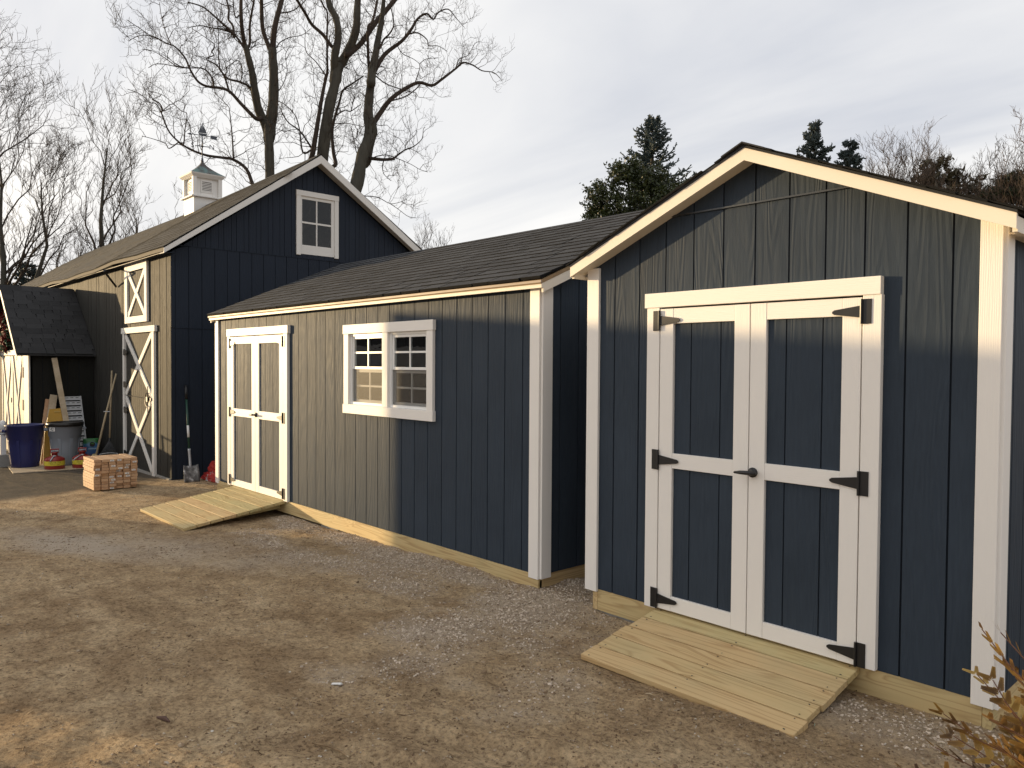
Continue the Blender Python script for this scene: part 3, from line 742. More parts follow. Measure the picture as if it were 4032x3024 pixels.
# twin double-hung window
wn_ = obj('window', MB().box(3.372, 4.682, 0.046, 0.05, 1.404, 1.42).box(3.372, 4.682, 0.046, 0.05, 2.09, 2.106), M_VINYL, shed)
obj('casing', MB().box(3.262, 4.790, -0.036, -0.0005, 2.108, 2.200), M_WH, wn_, bevel=0.002)
obj('casing', MB().box(3.262, 4.790, -0.036, -0.0005, 1.310, 1.402), M_WH, wn_, bevel=0.002)
for a, b in ((3.272, 3.362), (3.982, 4.074), (4.690, 4.780)):
    obj('casing', MB().box(a, b, -0.031, -0.0005, 1.4025, 2.1075), M_WV, wn_, bevel=0.002)
for a, b in ((3.3625, 3.9815), (4.0745, 4.6895)):
    fr = MB()
    for p in ((a, a + 0.030, 1.4035, 2.107), (b - 0.030, b, 1.4035, 2.107), (a + 0.0305, b - 0.0305, 1.4035, 1.428), (a + 0.0305, b - 0.0305, 2.085, 2.107)):
        fr.box(p[0], p[1], -0.004, 0.045, p[2], p[3])
    obj('frame', fr, M_VINYL, wn_)
    for z0, z1, yy, scr in ((1.757, 2.084, 0.006, False), (1.429, 1.752, 0.026, True)):
        s_ = MB(); w_ = 0.026
        for p in ((a + 0.031, a + 0.031 + w_, z0, z1), (b - 0.031 - w_, b - 0.031, z0, z1), (a + 0.0315 + w_, b - 0.0315 - w_, z0, z0 + w_), (a + 0.0315 + w_, b - 0.0315 - w_, z1 - w_, z1)):
            s_.box(p[0], p[1], yy, yy + 0.018, p[2], p[3])
        obj('sash', s_, M_VINYL, wn_)
        g0, g1, h0, h1 = a + 0.057, b - 0.057, z0 + w_, z1 - w_
        cx, cz = (g0 + g1) / 2, (h0 + h1) / 2
        for p in ((g0, cx, h0, cz), (cx, g1, h0, cz), (g0, cx, cz, h1), (cx, g1, cz, h1)):
            obj('pane', MB().box(p[0] + 0.008, p[1] - 0.008, yy + 0.008, yy + 0.011, p[2] + 0.008, p[3] - 0.008), M_GLASS, wn_)
        obj('muntin', MB().box(cx - 0.009, cx + 0.009, yy + 0.004, yy + 0.015, h0, h1).box(g0, cx - 0.0095, yy + 0.004, yy + 0.015, cz - 0.009, cz + 0.009).box(cx + 0.0095, g1, yy + 0.004, yy + 0.015, cz - 0.009, cz + 0.009), M_VINYL, wn_)
        if scr: obj('insect_screen', MB().poly([(a + 0.031, 0.012, z0), (b - 0.031, 0.012, z0), (b - 0.031, 0.012, z1 + 0.004), (a + 0.031, 0.012, z1 + 0.004)], [(0, 1, 2, 3)]), M_SCREEN, wn_)

# ---- near gable-front shed --------------------------------------------------------
NX, NY, NZ = 6.668, -0.0867, 0.2906
NW, ND = 2.438, 3.0
NS = 0.4136
near = thing('gable_shed', 'near navy gable-front shed with tall white framed double doors and black hinges', 'shed', (NX + NW / 2, NY + ND / 2, 0.13))
apx = NX + 1.219
nroof = lambda x: NZ + 2.690 - NS * abs(x - apx)
cutsN = [NX] + [NX + k * G for k in range(1, 12)] + [NX + NW]
dN = (NX + 0.590, NX + 1.838, 0.0, NZ + 1.882)
FZ = NZ + 2.4417
# boards below and above the level flashing that crosses the gable
siding(near, 0, NY, -1, cutsN, NZ, lambda x: min(nroof(x), FZ - 0.004), M_NAVY, [dN])
lo, hi = apx - (nroof(apx) - FZ) / NS, apx + (nroof(apx) - FZ) / NS
cu = [lo] + [c for c in cutsN if lo + 0.02 < c < hi - 0.02] + [hi]
siding(near, 0, NY, -1, cu, FZ + 0.004, lambda x: max(nroof(x), FZ + 0.0045), M_NAVY, proud=0.003)
backing(near, 0, NY, -1, NX, NX + NW, NZ - 0.001, lambda x: nroof(x) - 0.004, [dN], M_BACK, peak=apx)
obj('flashing', MB().box(lo + 0.012, hi - 0.012, NY - 0.014, NY + 0.004, FZ - 0.006, FZ + 0.003), mat_plain('dark_flashing', (0.03, 0.035, 0.042), 0.35, 0.6), near)
cutsNs = [NY] + [NY + k * G for k in range(1, 15)] + [NY + ND]
NT = nroof(NX)
siding(near, 1, NX + NW, 1, cutsNs, NZ, lambda a: NT - 0.01, M_NAVY)
backing(near, 1, NX + NW, 1, NY + 0.04, NY + ND, NZ - 0.001, lambda a: NT - 0.012, [], M_BACK)
siding(near, 1, NX, -1, cutsNs, NZ, lambda a: NT - 0.01, M_NAVY, joined=True)
backing(near, 1, NX, -1, NY + 0.04, NY + ND, NZ - 0.001, lambda a: NT - 0.012, [], M_BACK)
obj('back_wall', MB().prism([(NX, NZ), (NX + NW, NZ), (NX + NW, NT), (apx, nroof(apx)), (NX, NT)], 1, NY + ND - 0.03, NY + ND), M_NAVY, near)
obj('corner_board', MB().box(NX - 0.022, NX + 0.080, NY - 0.022, NY - 0.0005, NZ - 0.015, nroof(NX - 0.02) - 0.005), M_WV, near, bevel=0.002)
obj('corner_board', MB().prism([(NX + 2.352, NZ - 0.02), (NX + 2.444, NZ - 0.02), (NX + 2.444, nroof(NX + 2.444) - 0.004), (NX + 2.352, nroof(NX + 2.352) - 0.004)], 1, NY - 0.022, NY - 0.0005), M_WV, near, bevel=0.002)
obj('corner_board', MB().box(NX + NW + 0.0005, NX + NW + 0.022, NY - 0.010, NY + 0.09, NZ - 0.02, NT - 0.02), M_WV, near, bevel=0.002)
obj('rim_joist', MB().box(NX + 0.072, NX + NW - 0.045, NY + 0.004, NY + 0.042, NZ - 0.145, NZ - 0.0015), M_TRX, near, bevel=0.002)
obj('joist_end', MB().box(NX + 0.030, NX + 0.0705, NY + 0.004, NY + 0.09, NZ - 0.145, NZ - 0.0015), M_TRY, near, bevel=0.002)
obj('joist_end', MB().box(NX + NW - 0.0435, NX + NW - 0.004, NY + 0.004, NY + 0.09, NZ - 0.145, NZ - 0.0015), M_TRY, near, bevel=0.002)
obj('rim_joist', MB().box(NX + NW - 0.043, NX + NW - 0.005, NY + 0.0905, NY + ND, NZ - 0.145, NZ - 0.0015), M_TRY, near)
for x, y in ((NX + 0.02, NY + 0.02), (NX + 1.0, NY + 0.3), (NX + 2.05, NY + 0.08)):
    obj('pier_block', MB().box(x, x + 0.37, y, y + 0.2, -0.02, NZ - 0.1455), M_CONC, near, bevel=0.004)
# rake boards, soffits, roof
FO = 0.112; FT = NZ + 2.722
ftop = lambda x: FT - NS * abs(x - apx)
for sgn in (-1, 1):
    e = apx + sgn * 1.300
    obj('rake_board', MB().prism([(apx, FT - 0.068), (e, ftop(e) - 0.068), (e, ftop(e)), (apx, FT)], 1, NY - FO - 0.02, NY - FO), M_FASCIA, near)
    obj('rake_soffit', MB().prism([(apx, FT - 0.052), (e - sgn * 0.004, ftop(e) - 0.052), (e - sgn * 0.004, ftop(e) - 0.040), (apx, FT - 0.040)], 1, NY - FO, NY + 0.001), M_FASCIA, near)
    obj('eave_fascia', MB().box(min(e, e - sgn * 0.02), max(e, e - sgn * 0.02), NY - FO + 0.0005, NY + ND + 0.1, ftop(e) - 0.078, ftop(e) - 0.012), M_FASCIA, near)
    obj('eave_soffit', MB().box(min(e - sgn * 0.021, apx + sgn * 1.20), max(e - sgn * 0.021, apx + sgn * 1.20), NY + 0.002, NY + ND, ftop(e) - 0.07, ftop(e) - 0.062), M_FASCIA, near)
    obj('roof_deck', MB().prism([(apx, FT + 0.001), (e + sgn * 0.004, ftop(e) - 0.001), (e + sgn * 0.004, ftop(e) + 0.012), (apx, FT + 0.014)], 1, NY - FO - 0.025, NY + ND + 0.1), M_SH, near)
    sl = math.hypot(1, NS); v = Vector((-sgn / sl, 0, NS / sl)); ee = e + sgn * 0.02
    shingles(near, (ee, NY - FO - 0.04, ftop(ee) + 0.010), (0, 1, 0), v, ND + 0.15, 1.322 * sl, M_SH, expo=0.138, width=0.34, jag=0.012)
y = NY - FO - 0.045
while y < NY + ND + 0.1:
    obj('ridge_cap', MB().prism([(apx - 0.13, FT - 0.034), (apx, FT + 0.022), (apx + 0.13, FT - 0.034), (apx + 0.13, FT - 0.026), (apx, FT + 0.030), (apx - 0.13, FT - 0.026)], 1, y, y + 0.174), M_SH, near)
    y += 0.17
# doors
obj('door_header', MB().box(NX + 0.480, NX + 1.926, NY - 0.040, NY - 0.0005, NZ + 1.882, NZ + 1.972), M_WH, near, bevel=0.002)
obj('door_trim', MB().box(NX + 0.496, NX + 0.590, NY - 0.034, NY - 0.0005, NZ - 0.004, NZ + 1.8815), M_WV, near, bevel=0.002)
obj('door_trim', MB().box(NX + 1.838, NX + 1.930, NY - 0.034, NY - 0.0005, NZ + 0.004, NZ + 1.8815), M_WV, near, bevel=0.002)
railsN = [(NZ + 0.004, NZ + 0.094), (NZ + 0.890, NZ + 0.982), (NZ + 1.780, NZ + 1.872)]
dl = door_leaf(near, NX + 0.597, NX + 1.211, NZ + 0.004, NZ + 1.872, 0.096, railsN, NY + 0.006, cutsN, -1)
dr = door_leaf(near, NX + 1.217, NX + 1.831, NZ + 0.004, NZ + 1.872, 0.096, railsN, NY + 0.006, cutsN, 1)
for z in (1.80, 0.935, 0.065):
    hinge(dl, NX + 0.594, NY - 0.0345, NZ + z, 1); hinge(dr, NX + 1.834, NY - 0.0345, NZ + z, -1)
t_handle(dr, NX + 1.225, NY - 0.032, NZ + 0.925)

# ---- ramps --------------------------------------------------------------------------
def ramp_(name, label, x0, x1, ya, za, yb, zb, n, mats):
    t = thing(name, label, 'ramp', ((x0 + x1) / 2, yb, zb - 0.035))
    A, B = Vector((0, ya, za)), Vector((0, yb, zb)); d = (B - A) / n; dn = d.normalized(); nr = Vector((1, 0, 0)).cross(dn)
    if nr.z < 0: nr = -nr
    for k in range(n):
        p = A + d * (k + 0.5); j0, j1 = random.uniform(-0.008, 0.008), random.uniform(-0.008, 0.008)
        c = Vector(((x0 + x1) / 2 + (j0 + j1) / 2, p.y, p.z)) - nr * (0.0175 + random.uniform(0, 0.002))
        b = obj('plank', MB().obox(c, ((x1 - x0) / 2 + (j1 - j0) / 2, 0, 0), dn * (d.length / 2 - 0.0042), nr * 0.0165), mats, t, bevel=0.003)
        for sx in (x0 + 0.05, (x0 + x1) / 2, x1 - 0.05):
            for q in (-0.35, 0.35):
                s = MB().lathe([(0.0042, 0.0), (0.0036, 0.0012)], n=7)
                s.v = [tuple(Vector((sx + a + random.uniform(-.004, .004), p.y, p.z)) + dn * (d.length * q + bb) + nr * (cc - 0.0006)) for a, bb, cc in s.v]
                obj('screw', s, M_BLACK, b)
    for sx in (x0 + 0.16, (x0 + x1) / 2, x1 - 0.16):
        lo = A + d * (n * 0.62)
        obj('stringer', MB().prism([(ya - 0.005, za - 0.037), (ya - 0.005, za - 0.11), (lo.y, lo.z - 0.070), (yb + 0.10, zb - 0.036), (yb + 0.10, zb - 0.024)], 0, sx - 0.019, sx + 0.019), M_TRY, t)
    return t
ramp_('timber_ramp', 'sunlit plank ramp at the double doors of the long shed', 0.52, 1.955, -0.014, 0.234, -1.165, 0.072, 8, M_TRX)
r2 = ramp_('timber_ramp', 'shaded plank ramp at the near gable shed, knots in its boards', 7.235, 8.515, NY - 0.0, NZ - 0.008, -0.80, 0.165, 5, M_TRX)
tg = MB().poly([(8.522, -0.60, 0.16), (8.535, -0.63, 0.145), (8.54, -0.61, 0.115), (8.526, -0.585, 0.128)], [(0, 1, 2, 3)])
obj('paper_tag', tg, mat_plain('green_paper_tag', (0.45, 0.62, 0.52), 0.6), r2)

# ------------------------------------------------------------------ barn
BX, BY, BXE = -2.05, 0.055, -17.2
barn = thing('barn', 'big old navy barn with white crossbuck door, gable window and roof cupola', 'barn', (-9.0, 2.6, -0.02))
AP = 2.50                                                     # ridge line
def ridge_z(x): return 5.395 - 0.135 * min(1.0, max(0.0, (-1.85 - x) / 6.5))
SLL, SLR = 0.722, 0.665
barn_top = lambda y: (5.262 - SLL * (AP - y)) if y < AP else (5.262 - SLR * (y - AP))
BBK = 5.05
gw = (2.205, 2.855, 3.69, 4.69)                                # gable window opening
# gable end: two tiers of wide panels, then narrow alternate boards above
cw = [BY] + [BY + 0.07 + k * G for k in range(0, 25)] + [BBK]
cw = [c for c in cw if c <= BBK]
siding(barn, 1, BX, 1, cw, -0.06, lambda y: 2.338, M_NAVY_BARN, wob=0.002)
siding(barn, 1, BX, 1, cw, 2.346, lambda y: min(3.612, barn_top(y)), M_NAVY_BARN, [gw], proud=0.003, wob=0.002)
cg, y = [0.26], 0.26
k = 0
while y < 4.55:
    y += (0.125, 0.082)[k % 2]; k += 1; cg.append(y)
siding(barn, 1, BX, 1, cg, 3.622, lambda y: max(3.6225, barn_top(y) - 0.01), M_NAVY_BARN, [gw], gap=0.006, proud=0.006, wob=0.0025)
backing(barn, 1, BX, 1, BY + 0.03, BBK, -0.08, lambda y: barn_top(y) - 0.015, [gw], M_BACK, peak=AP)
obj('flashing', MB().box(BX - 0.004, BX + 0.012, 0.16, 4.2, 3.6125, 3.6205), M_NAVY_BARN, barn)
obj('flashing', MB().box(BX - 0.004, BX + 0.010, BY + 0.06, BBK, 2.3385, 2.3455), M_NAVY_BARN, barn)
# front wall: narrow upright boards, worn; hatch and door openings
hatch = (-4.10, -3.17, 2.60, 3.34)
bdoor = (-4.262, -2.822, -0.2, 2.300)
cf, x = [BX - 0.005], BX - 0.005
while x > -8.2:
    x -= 0.1016 * random.choice((0.7, 1.0, 1.0, 1.0)); cf.append(x)
front_top = lambda x: 3.50
siding(barn, 0, BY, -1, cf[::-1], -0.12, front_top, M_BARN_FRONT, [bdoor, hatch], gap=0.006, wob=0.0035)
c2 = [BXE + k * 0.1016 for k in range(int((cf[-1] - BXE) / 0.1016))] + [cf[-1]]
siding(barn, 0, BY, -1, c2, -0.12, front_top, M_BARN_FRONT, wob=0.003, joined=True)
backing(barn, 0, BY, -1, BXE, BX - 0.04, -0.12, lambda a: 3.49, [hatch, bdoor], M_BACK)
obj('back_wall', MB().box(BXE, BX - 0.04, BBK - 0.05, BBK, -0.1, 3.70), M_NAVY_BARN, barn)
obj('far_gable', MB().prism([(BY, -0.1), (BBK, -0.1), (BBK, barn_top(BBK)), (AP, 5.1), (BY, barn_top(BY))], 0, BXE, BXE + 0.05), M_NAVY_BARN, barn)
obj('footing', MB().box(-6.4, BX - 0.02, BY - 0.03, BY + 0.1, -0.14, 0.012), M_CONC, barn)
# roof with its sagging ridge
ey, ez = -0.10, 3.545
NSEG = 24
rx = [-1.87 + (BXE - 0.3 + 1.87) * k / NSEG for k in range(NSEG + 1)]
def sag_e(x): return ez + 0.02 * math.sin(x * 1.1) + 0.012 * math.sin(x * 2.7 + 1)
rd = MB()
for a, b in zip(rx[:-1], rx[1:]):
    for y0, z0a, z0b in ((ey, sag_e(a), sag_e(b)), (BBK + 0.2, 3.62, 3.62)):
        za, zb = ridge_z(a) - 0.008, ridge_z(b) - 0.008
        rd.poly([(a, y0, z0a), (b, y0, z0b), (b, AP, zb), (a, AP, za), (a, y0, z0a - 0.03), (b, y0, z0b - 0.03), (b, AP, zb - 0.03), (a, AP, za - 0.03)],
                [(0, 1, 2, 3), (7, 6, 5, 4), (0, 4, 5, 1), (3, 2, 6, 7), (0, 3, 7, 4), (1, 5, 6, 2)])
obj('roof_deck', rd, M_SHB, barn)
def barn_shingles():
    rows, big, cnt, todo = 23, MB(), 0, []
    for r in range(rows):
        x = -1.85 + ((r * 0.41) % 1) * 0.3
        while x > BXE - 0.25:
            w = 0.30 * random.choice((0.7, 1.0, 1.25)); xa, xb = min(x, -1.85), x - w; x -= w
            todo.append((r, xa, xb))
    todo.sort(key=lambda q: -q[2] * 1.0 + abs(q[0] - 12) * 0.02)
    for r, xa, xb in todo:
        lift = random.uniform(0.002, 0.006); mb = MB(); P = []
        for x in (xa - 0.002, xb + 0.002):
            for t in (r / rows, min(1.0, (r + 1.25) / rows)):
                y = ey - 0.012 + (AP - ey) * t; z = sag_e(x) + (ridge_z(x) - sag_e(x)) * t
                P.append((x, y, z + lift * (1 if t == r / rows else 0.2))); P.append((x, y, z + (0.012 if t == r / rows else 0.003) + lift))
        f = [(0, 1, 5, 4), (2, 6, 7, 3), (0, 4, 6, 2), (1, 3, 7, 5), (0, 2, 3, 1), (4, 5, 7, 6)]
        if cnt < 300:
            o = obj('shingle', MB().poly(P, f), M_SHB, barn); cnt += 1
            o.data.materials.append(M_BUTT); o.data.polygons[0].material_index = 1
        else: big.poly(P, f)
    obj('shingles', big, M_SHB, barn, kind='stuff')
barn_shingles()
obj('ridge_cap', MB().prism([(AP - 0.13, -0.085), (AP, 0.012), (AP + 0.13, -0.08), (AP + 0.13, -0.066), (AP, 0.028), (AP - 0.13, -0.07)], 0, -1.84, -1.845), M_SHB, barn)
rc = MB()
for a, b in zip(rx[:-1], rx[1:]):
    za, zb = ridge_z(a), ridge_z(b)
    rc.poly([(a, AP - 0.13, za - 0.07), (a, AP, za + 0.026), (a, AP + 0.13, za - 0.07), (b, AP - 0.13, zb - 0.07), (b, AP, zb + 0.026), (b, AP + 0.13, zb - 0.07)], [(0, 1, 4, 3), (1, 2, 5, 4)])
obj('ridge_cap', rc, M_SHB, barn)
# white rake boards (front edge of the gable overhang), soffits and eave board
XO = BX + 0.17
for s_ in (0, 1):
    e = (ey, sag_e(-1.9) - 0.012) if s_ == 0 else (4.95, 5.388 - 0.665 * (4.95 - AP))
    A = (AP, 5.388)
    obj('rake_board', MB().prism([(e[0], e[1] - 0.075), (A[0], A[1] - 0.135), A, e] if s_ == 0 else [(e[0], e[1] - 0.13), (A[0], A[1] - 0.135), A, e], 0, XO, XO + 0.025), M_WBARN, barn)
    obj('rake_soffit', MB().prism([(e[0], e[1] - 0.075), (A[0], A[1] - 0.125), (A[0], A[1] - 0.110), (e[0], e[1] - 0.060)], 0, BX + 0.002, XO - 0.0005), mat_plain('grey_soffit', (0.42, 0.40, 0.37), 0.7) if s_ == 0 else bpy.data.materials['grey_soffit'], barn)
eb = MB()
for a, b in zip(rx[:-1], rx[1:]):
    za, zb = sag_e(a) - 0.004, sag_e(b) - 0.004
    eb.poly([(a, ey - 0.002, za - 0.055), (b, ey - 0.002, zb - 0.055), (b, ey - 0.002, zb), (a, ey - 0.002, za), (a, ey + 0.02, za - 0.055), (b, ey + 0.02, zb - 0.055), (b, ey + 0.02, zb), (a, ey + 0.02, za)],
            [(0, 3, 2, 1), (4, 5, 6, 7), (0, 1, 5, 4), (3, 7, 6, 2)])
obj('eave_fascia', eb, M_EAVE, barn)
obj('eave_soffit', MB().box(BXE, -1.9, ey + 0.0205, BY + 0.02, 3.466, 3.476), M_NAVY_BARN, barn)
# gable window
bw = obj('window', MB().box(BX - 0.012, BX - 0.004, 2.21, 2.85, 3.695, 3.71), M_WBARN, barn)
for p in ((2.125, 2.2045, 3.67, 4.685), (2.8555, 2.932, 3.67, 4.685)):
    obj('casing', MB().box(BX + 0.0065, BX + 0.034, p[0], p[1], p[2], p[3]), M_WBARN, bw, bevel=0.003)
obj('casing', MB().box(BX + 0.0065, BX + 0.038, 2.122, 2.936, 4.6855, 4.775), M_WBARN, bw, bevel=0.003)
obj('sash', MB().box(BX - 0.02, BX + 0.012, 2.206, 2.237, 3.692, 4.685).box(BX - 0.02, BX + 0.012, 2.797, 2.854, 3.692, 4.685).box(BX - 0.0195, BX + 0.011, 2.2375, 2.7965, 3.692, 3.850).box(BX - 0.0195, BX + 0.011, 2.2375, 2.7965, 4.635, 4.685), M_WBARN, bw)
obj('muntin', MB().box(BX - 0.012, BX + 0.008, 2.505, 2.527, 3.851, 4.634).box(BX - 0.011, BX + 0.007, 2.238, 2.5045, 4.222, 4.252).box(BX - 0.011, BX + 0.007, 2.5275, 2.796, 4.222, 4.252), M_WBARN, bw)
for a, b in ((2.238, 2.506), (2.526, 2.797)):
    for c, d in ((3.85, 4.223), (4.251, 4.636)):
        obj('pane', MB().poly([(BX - 0.005, a, c), (BX - 0.005, b, c), (BX - 0.005, b, d), (BX - 0.005, a, d)], [(0, 1, 2, 3)]), M_OLDGLASS, bw)
# crossbuck door
yb = BY
def xbar(parent, x0, z0, x1, z1, w, y0, y1, mat=M_WBARN):
    d = Vector((x1 - x0, 0, z1 - z0)); dn = d.normalized(); pr = Vector((-dn.z, 0, dn.x))
    return obj('brace', MB().obox(((x0 + x1) / 2, (y0 + y1) / 2, (z0 + z1) / 2), d / 2, pr * w / 2, Vector((0, (y1 - y0) / 2, 0))), mat, parent, bevel=0.002)
bd = obj('door', MB().box(-4.25, -2.83, yb - 0.004, yb + 0.03, 0.0, 2.29), M_BACK, barn)
c = -4.25
while c < -2.84:
    w = 0.1016
    for z0, z1 in ((0.01, 1.225), (1.235, 2.285)):
        obj('board', MB().box(c + 0.003, min(c + w, -2.83) - 0.003, yb - 0.014, yb - 0.0045, z0, z1), M_BARN_FRONT, bd)
    c += w
for z0, z1 in ((0.02, 1.232), (1.236, 2.285)):
    xbar(bd, -4.225, z0 + 0.02, -2.86, z1 - 0.02, 0.088, yb - 0.034, yb - 0.0145)
    xbar(bd, -4.225, z1 - 0.02, -2.86, z0 + 0.02, 0.088, yb - 0.036, yb - 0.0145)
obj('door_header', MB().box(-4.425, -2.650, yb - 0.05, yb - 0.004, 2.302, 2.402), M_WBARN, barn, bevel=0.003)
obj('door_trim', MB().box(-4.362, -4.268, yb - 0.045, yb - 0.004, -0.03, 2.3015), M_WBARN, barn, bevel=0.003)
obj('door_trim', MB().box(-2.815, -2.705, yb - 0.045, yb - 0.004, -0.03, 2.3015), M_WBARN, barn, bevel=0.003)
for z in (1.98, 1.42, 0.98, 0.22):
    obj('hinge', MB().prism([(-4.30, z - 0.05), (-4.22, z - 0.055), (-4.10, z - 0.018), (-4.08, z), (-4.10, z + 0.018), (-4.22, z + 0.055), (-4.30, z + 0.05)], 1, yb - 0.0465, yb - 0.052), M_BLACK, bd)
lt = MB().tube([(-2.95 + 0.10 * math.cos(a) * 1.0 - 0.06, yb - 0.055, 1.20 + 0.11 * math.sin(a)) for a in [math.pi * 0.45 + k * math.pi * 1.15 / 10 for k in range(11)]], 0.008, 6)
lt.tube([(-2.96, yb - 0.06, 0.98), (-2.96, yb - 0.06, 1.42)], 0.007, 6)
lt.box(-2.99, -2.80, yb - 0.062, yb - 0.0465, 1.19, 1.235); lt.box(-2.97, -2.90, yb - 0.085, yb - 0.062, 1.17, 1.25)
lt.tube([(-4.2, yb - 0.038, 1.233), (-3.0, yb - 0.04, 1.215)], 0.006, 6)
obj('latch', lt, M_BLACK, bd)
# loft hatch
ht = obj('hatch', MB().box(-4.10, -3.17, yb - 0.003, yb + 0.03, 2.60, 3.34), M_BACK, barn)
c = -4.10
while c < -3.18:
    obj('board', MB().box(c + 0.003, min(c + 0.1016, -3.17) - 0.003, yb - 0.012, yb - 0.0035, 2.60, 3.34), M_BARN_FRONT, ht); c += 0.1016
for p in ((-4.235, -4.098, 2.475, 3.465), (-3.172, -3.055, 2.475, 3.465)):
    obj('casing', MB().box(p[0], p[1], yb - 0.042, yb - 0.004, p[2], p[3]), M_WBARN, ht, bevel=0.003)
for p in ((2.475, 2.585), (3.355, 3.465)):
    obj('casing', MB().box(-4.0975, -3.1725, yb - 0.040, yb - 0.004, p[0], p[1]), M_WBARN, ht, bevel=0.003)
xbar(ht, -4.08, 2.60, -3.19, 3.34, 0.085, yb - 0.030, yb - 0.0125)
xbar(ht, -4.08, 3.34, -3.19, 2.60, 0.085, yb - 0.032, yb - 0.0125)
obj('bracket', MB().bar((-4.83, yb - 0.02, 3.49), (-4.40, yb - 0.32, 3.38), 0.022, 0.03).bar((-4.40, yb - 0.32, 3.38), (-4.80, yb - 0.02, 3.16), 0.022, 0.03), M_BLACK, barn)

# ---- cupola and weathervane ----------------------------------------------------------
cx, cy, cz = -7.28, 2.50, 5.0
cu_ = thing('cupola', 'white louvred cupola with green copper roof on the barn ridge', 'cupola', (cx, cy, cz))
hb, hu = 0.297, 0.28
M_WCUP = mat_white('white_cupola_board', 'z', (0.78, 0.76, 0.72), 0.25)
cb = MB(); 
cb.box(cx - hb, cx + hb, cy - hb, cy + hb, cz - 0.12, cz + 0.45)
obj('base', cb, M_WCUP, cu_, bevel=0.004)
obj('ledge', MB().box(cx - 0.36, cx + 0.36, cy - 0.36, cy + 0.36, cz + 0.451, cz + 0.485), M_WCUP, cu_, bevel=0.006)
zb_, zt_ = cz + 0.486, cz + 0.91
core = MB().box(cx - hu + 0.03, cx + hu - 0.03, cy - hu + 0.03, cy + hu - 0.03, zb_, zt_)
obj('core', core, M_WCUP, cu_)
for sx in (-1, 1):
    for sy in (-1, 1):
        obj('post', MB().box(cx + sx * hu - 0.04, cx + sx * hu + 0.04, cy + sy * hu - 0.04, cy + sy * hu + 0.04, zb_, zt_), M_WCUP, cu_, bevel=0.003)
M_VENT = mat_plain('dark_vent', (0.05, 0.045, 0.04), 0.8)
for ax, sg in ((1, -1), (0, 1), (1, 1), (0, -1)):
    def pl(a0, a1, d0, d1, z0, z1, nm, mt, par):
        f = hu - 0.03
        if ax == 1: mb = MB().box(cx + a0, cx + a1, cy + sg * (f + d0) if sg > 0 else cy - f - d1, cy + (f + d1) if sg > 0 else cy - f - d0, z0, z1)
        else: mb = MB().box(cx + (f + d0) if sg > 0 else cx - f - d1, cx + (f + d1) if sg > 0 else cx - f - d0, cy + a0, cy + a1, z0, z1)
        return obj(nm, mb, mt, par)
    lv = pl(-0.105, 0.105, 0.0005, 0.004, zb_ + 0.11, zb_ + 0.32, 'louvre', M_VENT, cu_)
    for a in (-0.27, 0.0):
        pass
    for p in ((-0.13, -0.105, zb_ + 0.085, zb_ + 0.345), (0.105, 0.13, zb_ + 0.085, zb_ + 0.345)): pl(p[0], p[1], 0.0008, 0.022, p[2], p[3], 'frame', M_WCUP, lv)
    for p in ((zb_ + 0.085, zb_ + 0.11), (zb_ + 0.32, zb_ + 0.345)): pl(-0.1045, 0.1045, 0.0008, 0.020, p[0], p[1], 'frame', M_WCUP, lv)
    for k in range(6): pl(-0.104, 0.104, 0.0042, 0.016, zb_ + 0.116 + k * 0.034, zb_ + 0.134 + k * 0.034, 'slat', M_WCUP, lv)
    for a, b in ((-0.238, -0.135), (-0.133, 0.133), (0.135, 0.238)):
        if True:
            for z0, z1 in ((zb_ + 0.002, zb_ + 0.083), (zb_ + 0.347, zt_ - 0.002)): pl(a + 0.002, b - 0.002, 0.0006, 0.010, z0, z1, 'board', M_WCUP, cu_)
            if abs(a) > 0.134 or a > 0: pl(a + 0.002, b - 0.002, 0.0006, 0.009, zb_ + 0.084, zb_ + 0.346, 'board', M_WCUP, cu_)
def ring(mb, prof):
    b = len(mb.v)
    for h, z in prof: mb.v.extend([(cx - h, cy - h, z), (cx + h, cy - h, z), (cx + h, cy + h, z), (cx - h, cy + h, z)])
    for i in range(len(prof) - 1):
        for k in range(4): mb.f.append((b + i * 4 + k, b + i * 4 + (k + 1) % 4, b + i * 4 + 4 + (k + 1) % 4, b + i * 4 + 4 + k))
    mb.f.append(tuple(b + (len(prof) - 1) * 4 + k for k in range(4))); mb.f.append(tuple(b + k for k in range(4))[::-1]); return mb
obj('cornice', ring(MB(), [(hu + 0.03, zt_ - 0.03), (hu + 0.09, zt_ + 0.035), (hu + 0.10, zt_ + 0.06)]), M_WCUP, cu_)
def mat_copper():
    n = N('copper_patina'); c = n.coord(); f = n.noise(n.mapping(c, (6, 6, 2.5)), 1.0, 5, 0.6)
    z = n('ShaderNodeSeparateXYZ'); n.l.new(c, z.inputs[0])
    g = n.math('ADD', f, n.math('MULTIPLY', n.math('SUBTRACT', zt_ + 0.24, z.outputs[2]), 1.3))
    col = n.ramp(g, [(0.55, (0.075, 0.065, 0.058)), (0.72, (0.12, 0.20, 0.19)), (0.95, (0.18, 0.34, 0.31))])
    return n.done(col, 0.5, 0.5, None, metal=0.25)
M_COP = mat_copper()
prof = [(hu + 0.075, zt_ + 0.061)] + [((hu + 0.07) * (1 - t) ** 1.55 + 0.018, zt_ + 0.065 + 0.34 * t) for t in [k / 9 for k in range(10)]]
obj('copper_roof', ring(MB(), prof), M_COP, cu_)
wvn = thing('weathervane', 'dark iron sailboat weathervane with compass letters above the cupola', 'weathervane', (cx, cy, zt_ + 0.40))
zv = zt_ + 0.40
M_VANE = mat_plain('blue_grey_iron', (0.045, 0.055, 0.075), 0.4, 0.5)
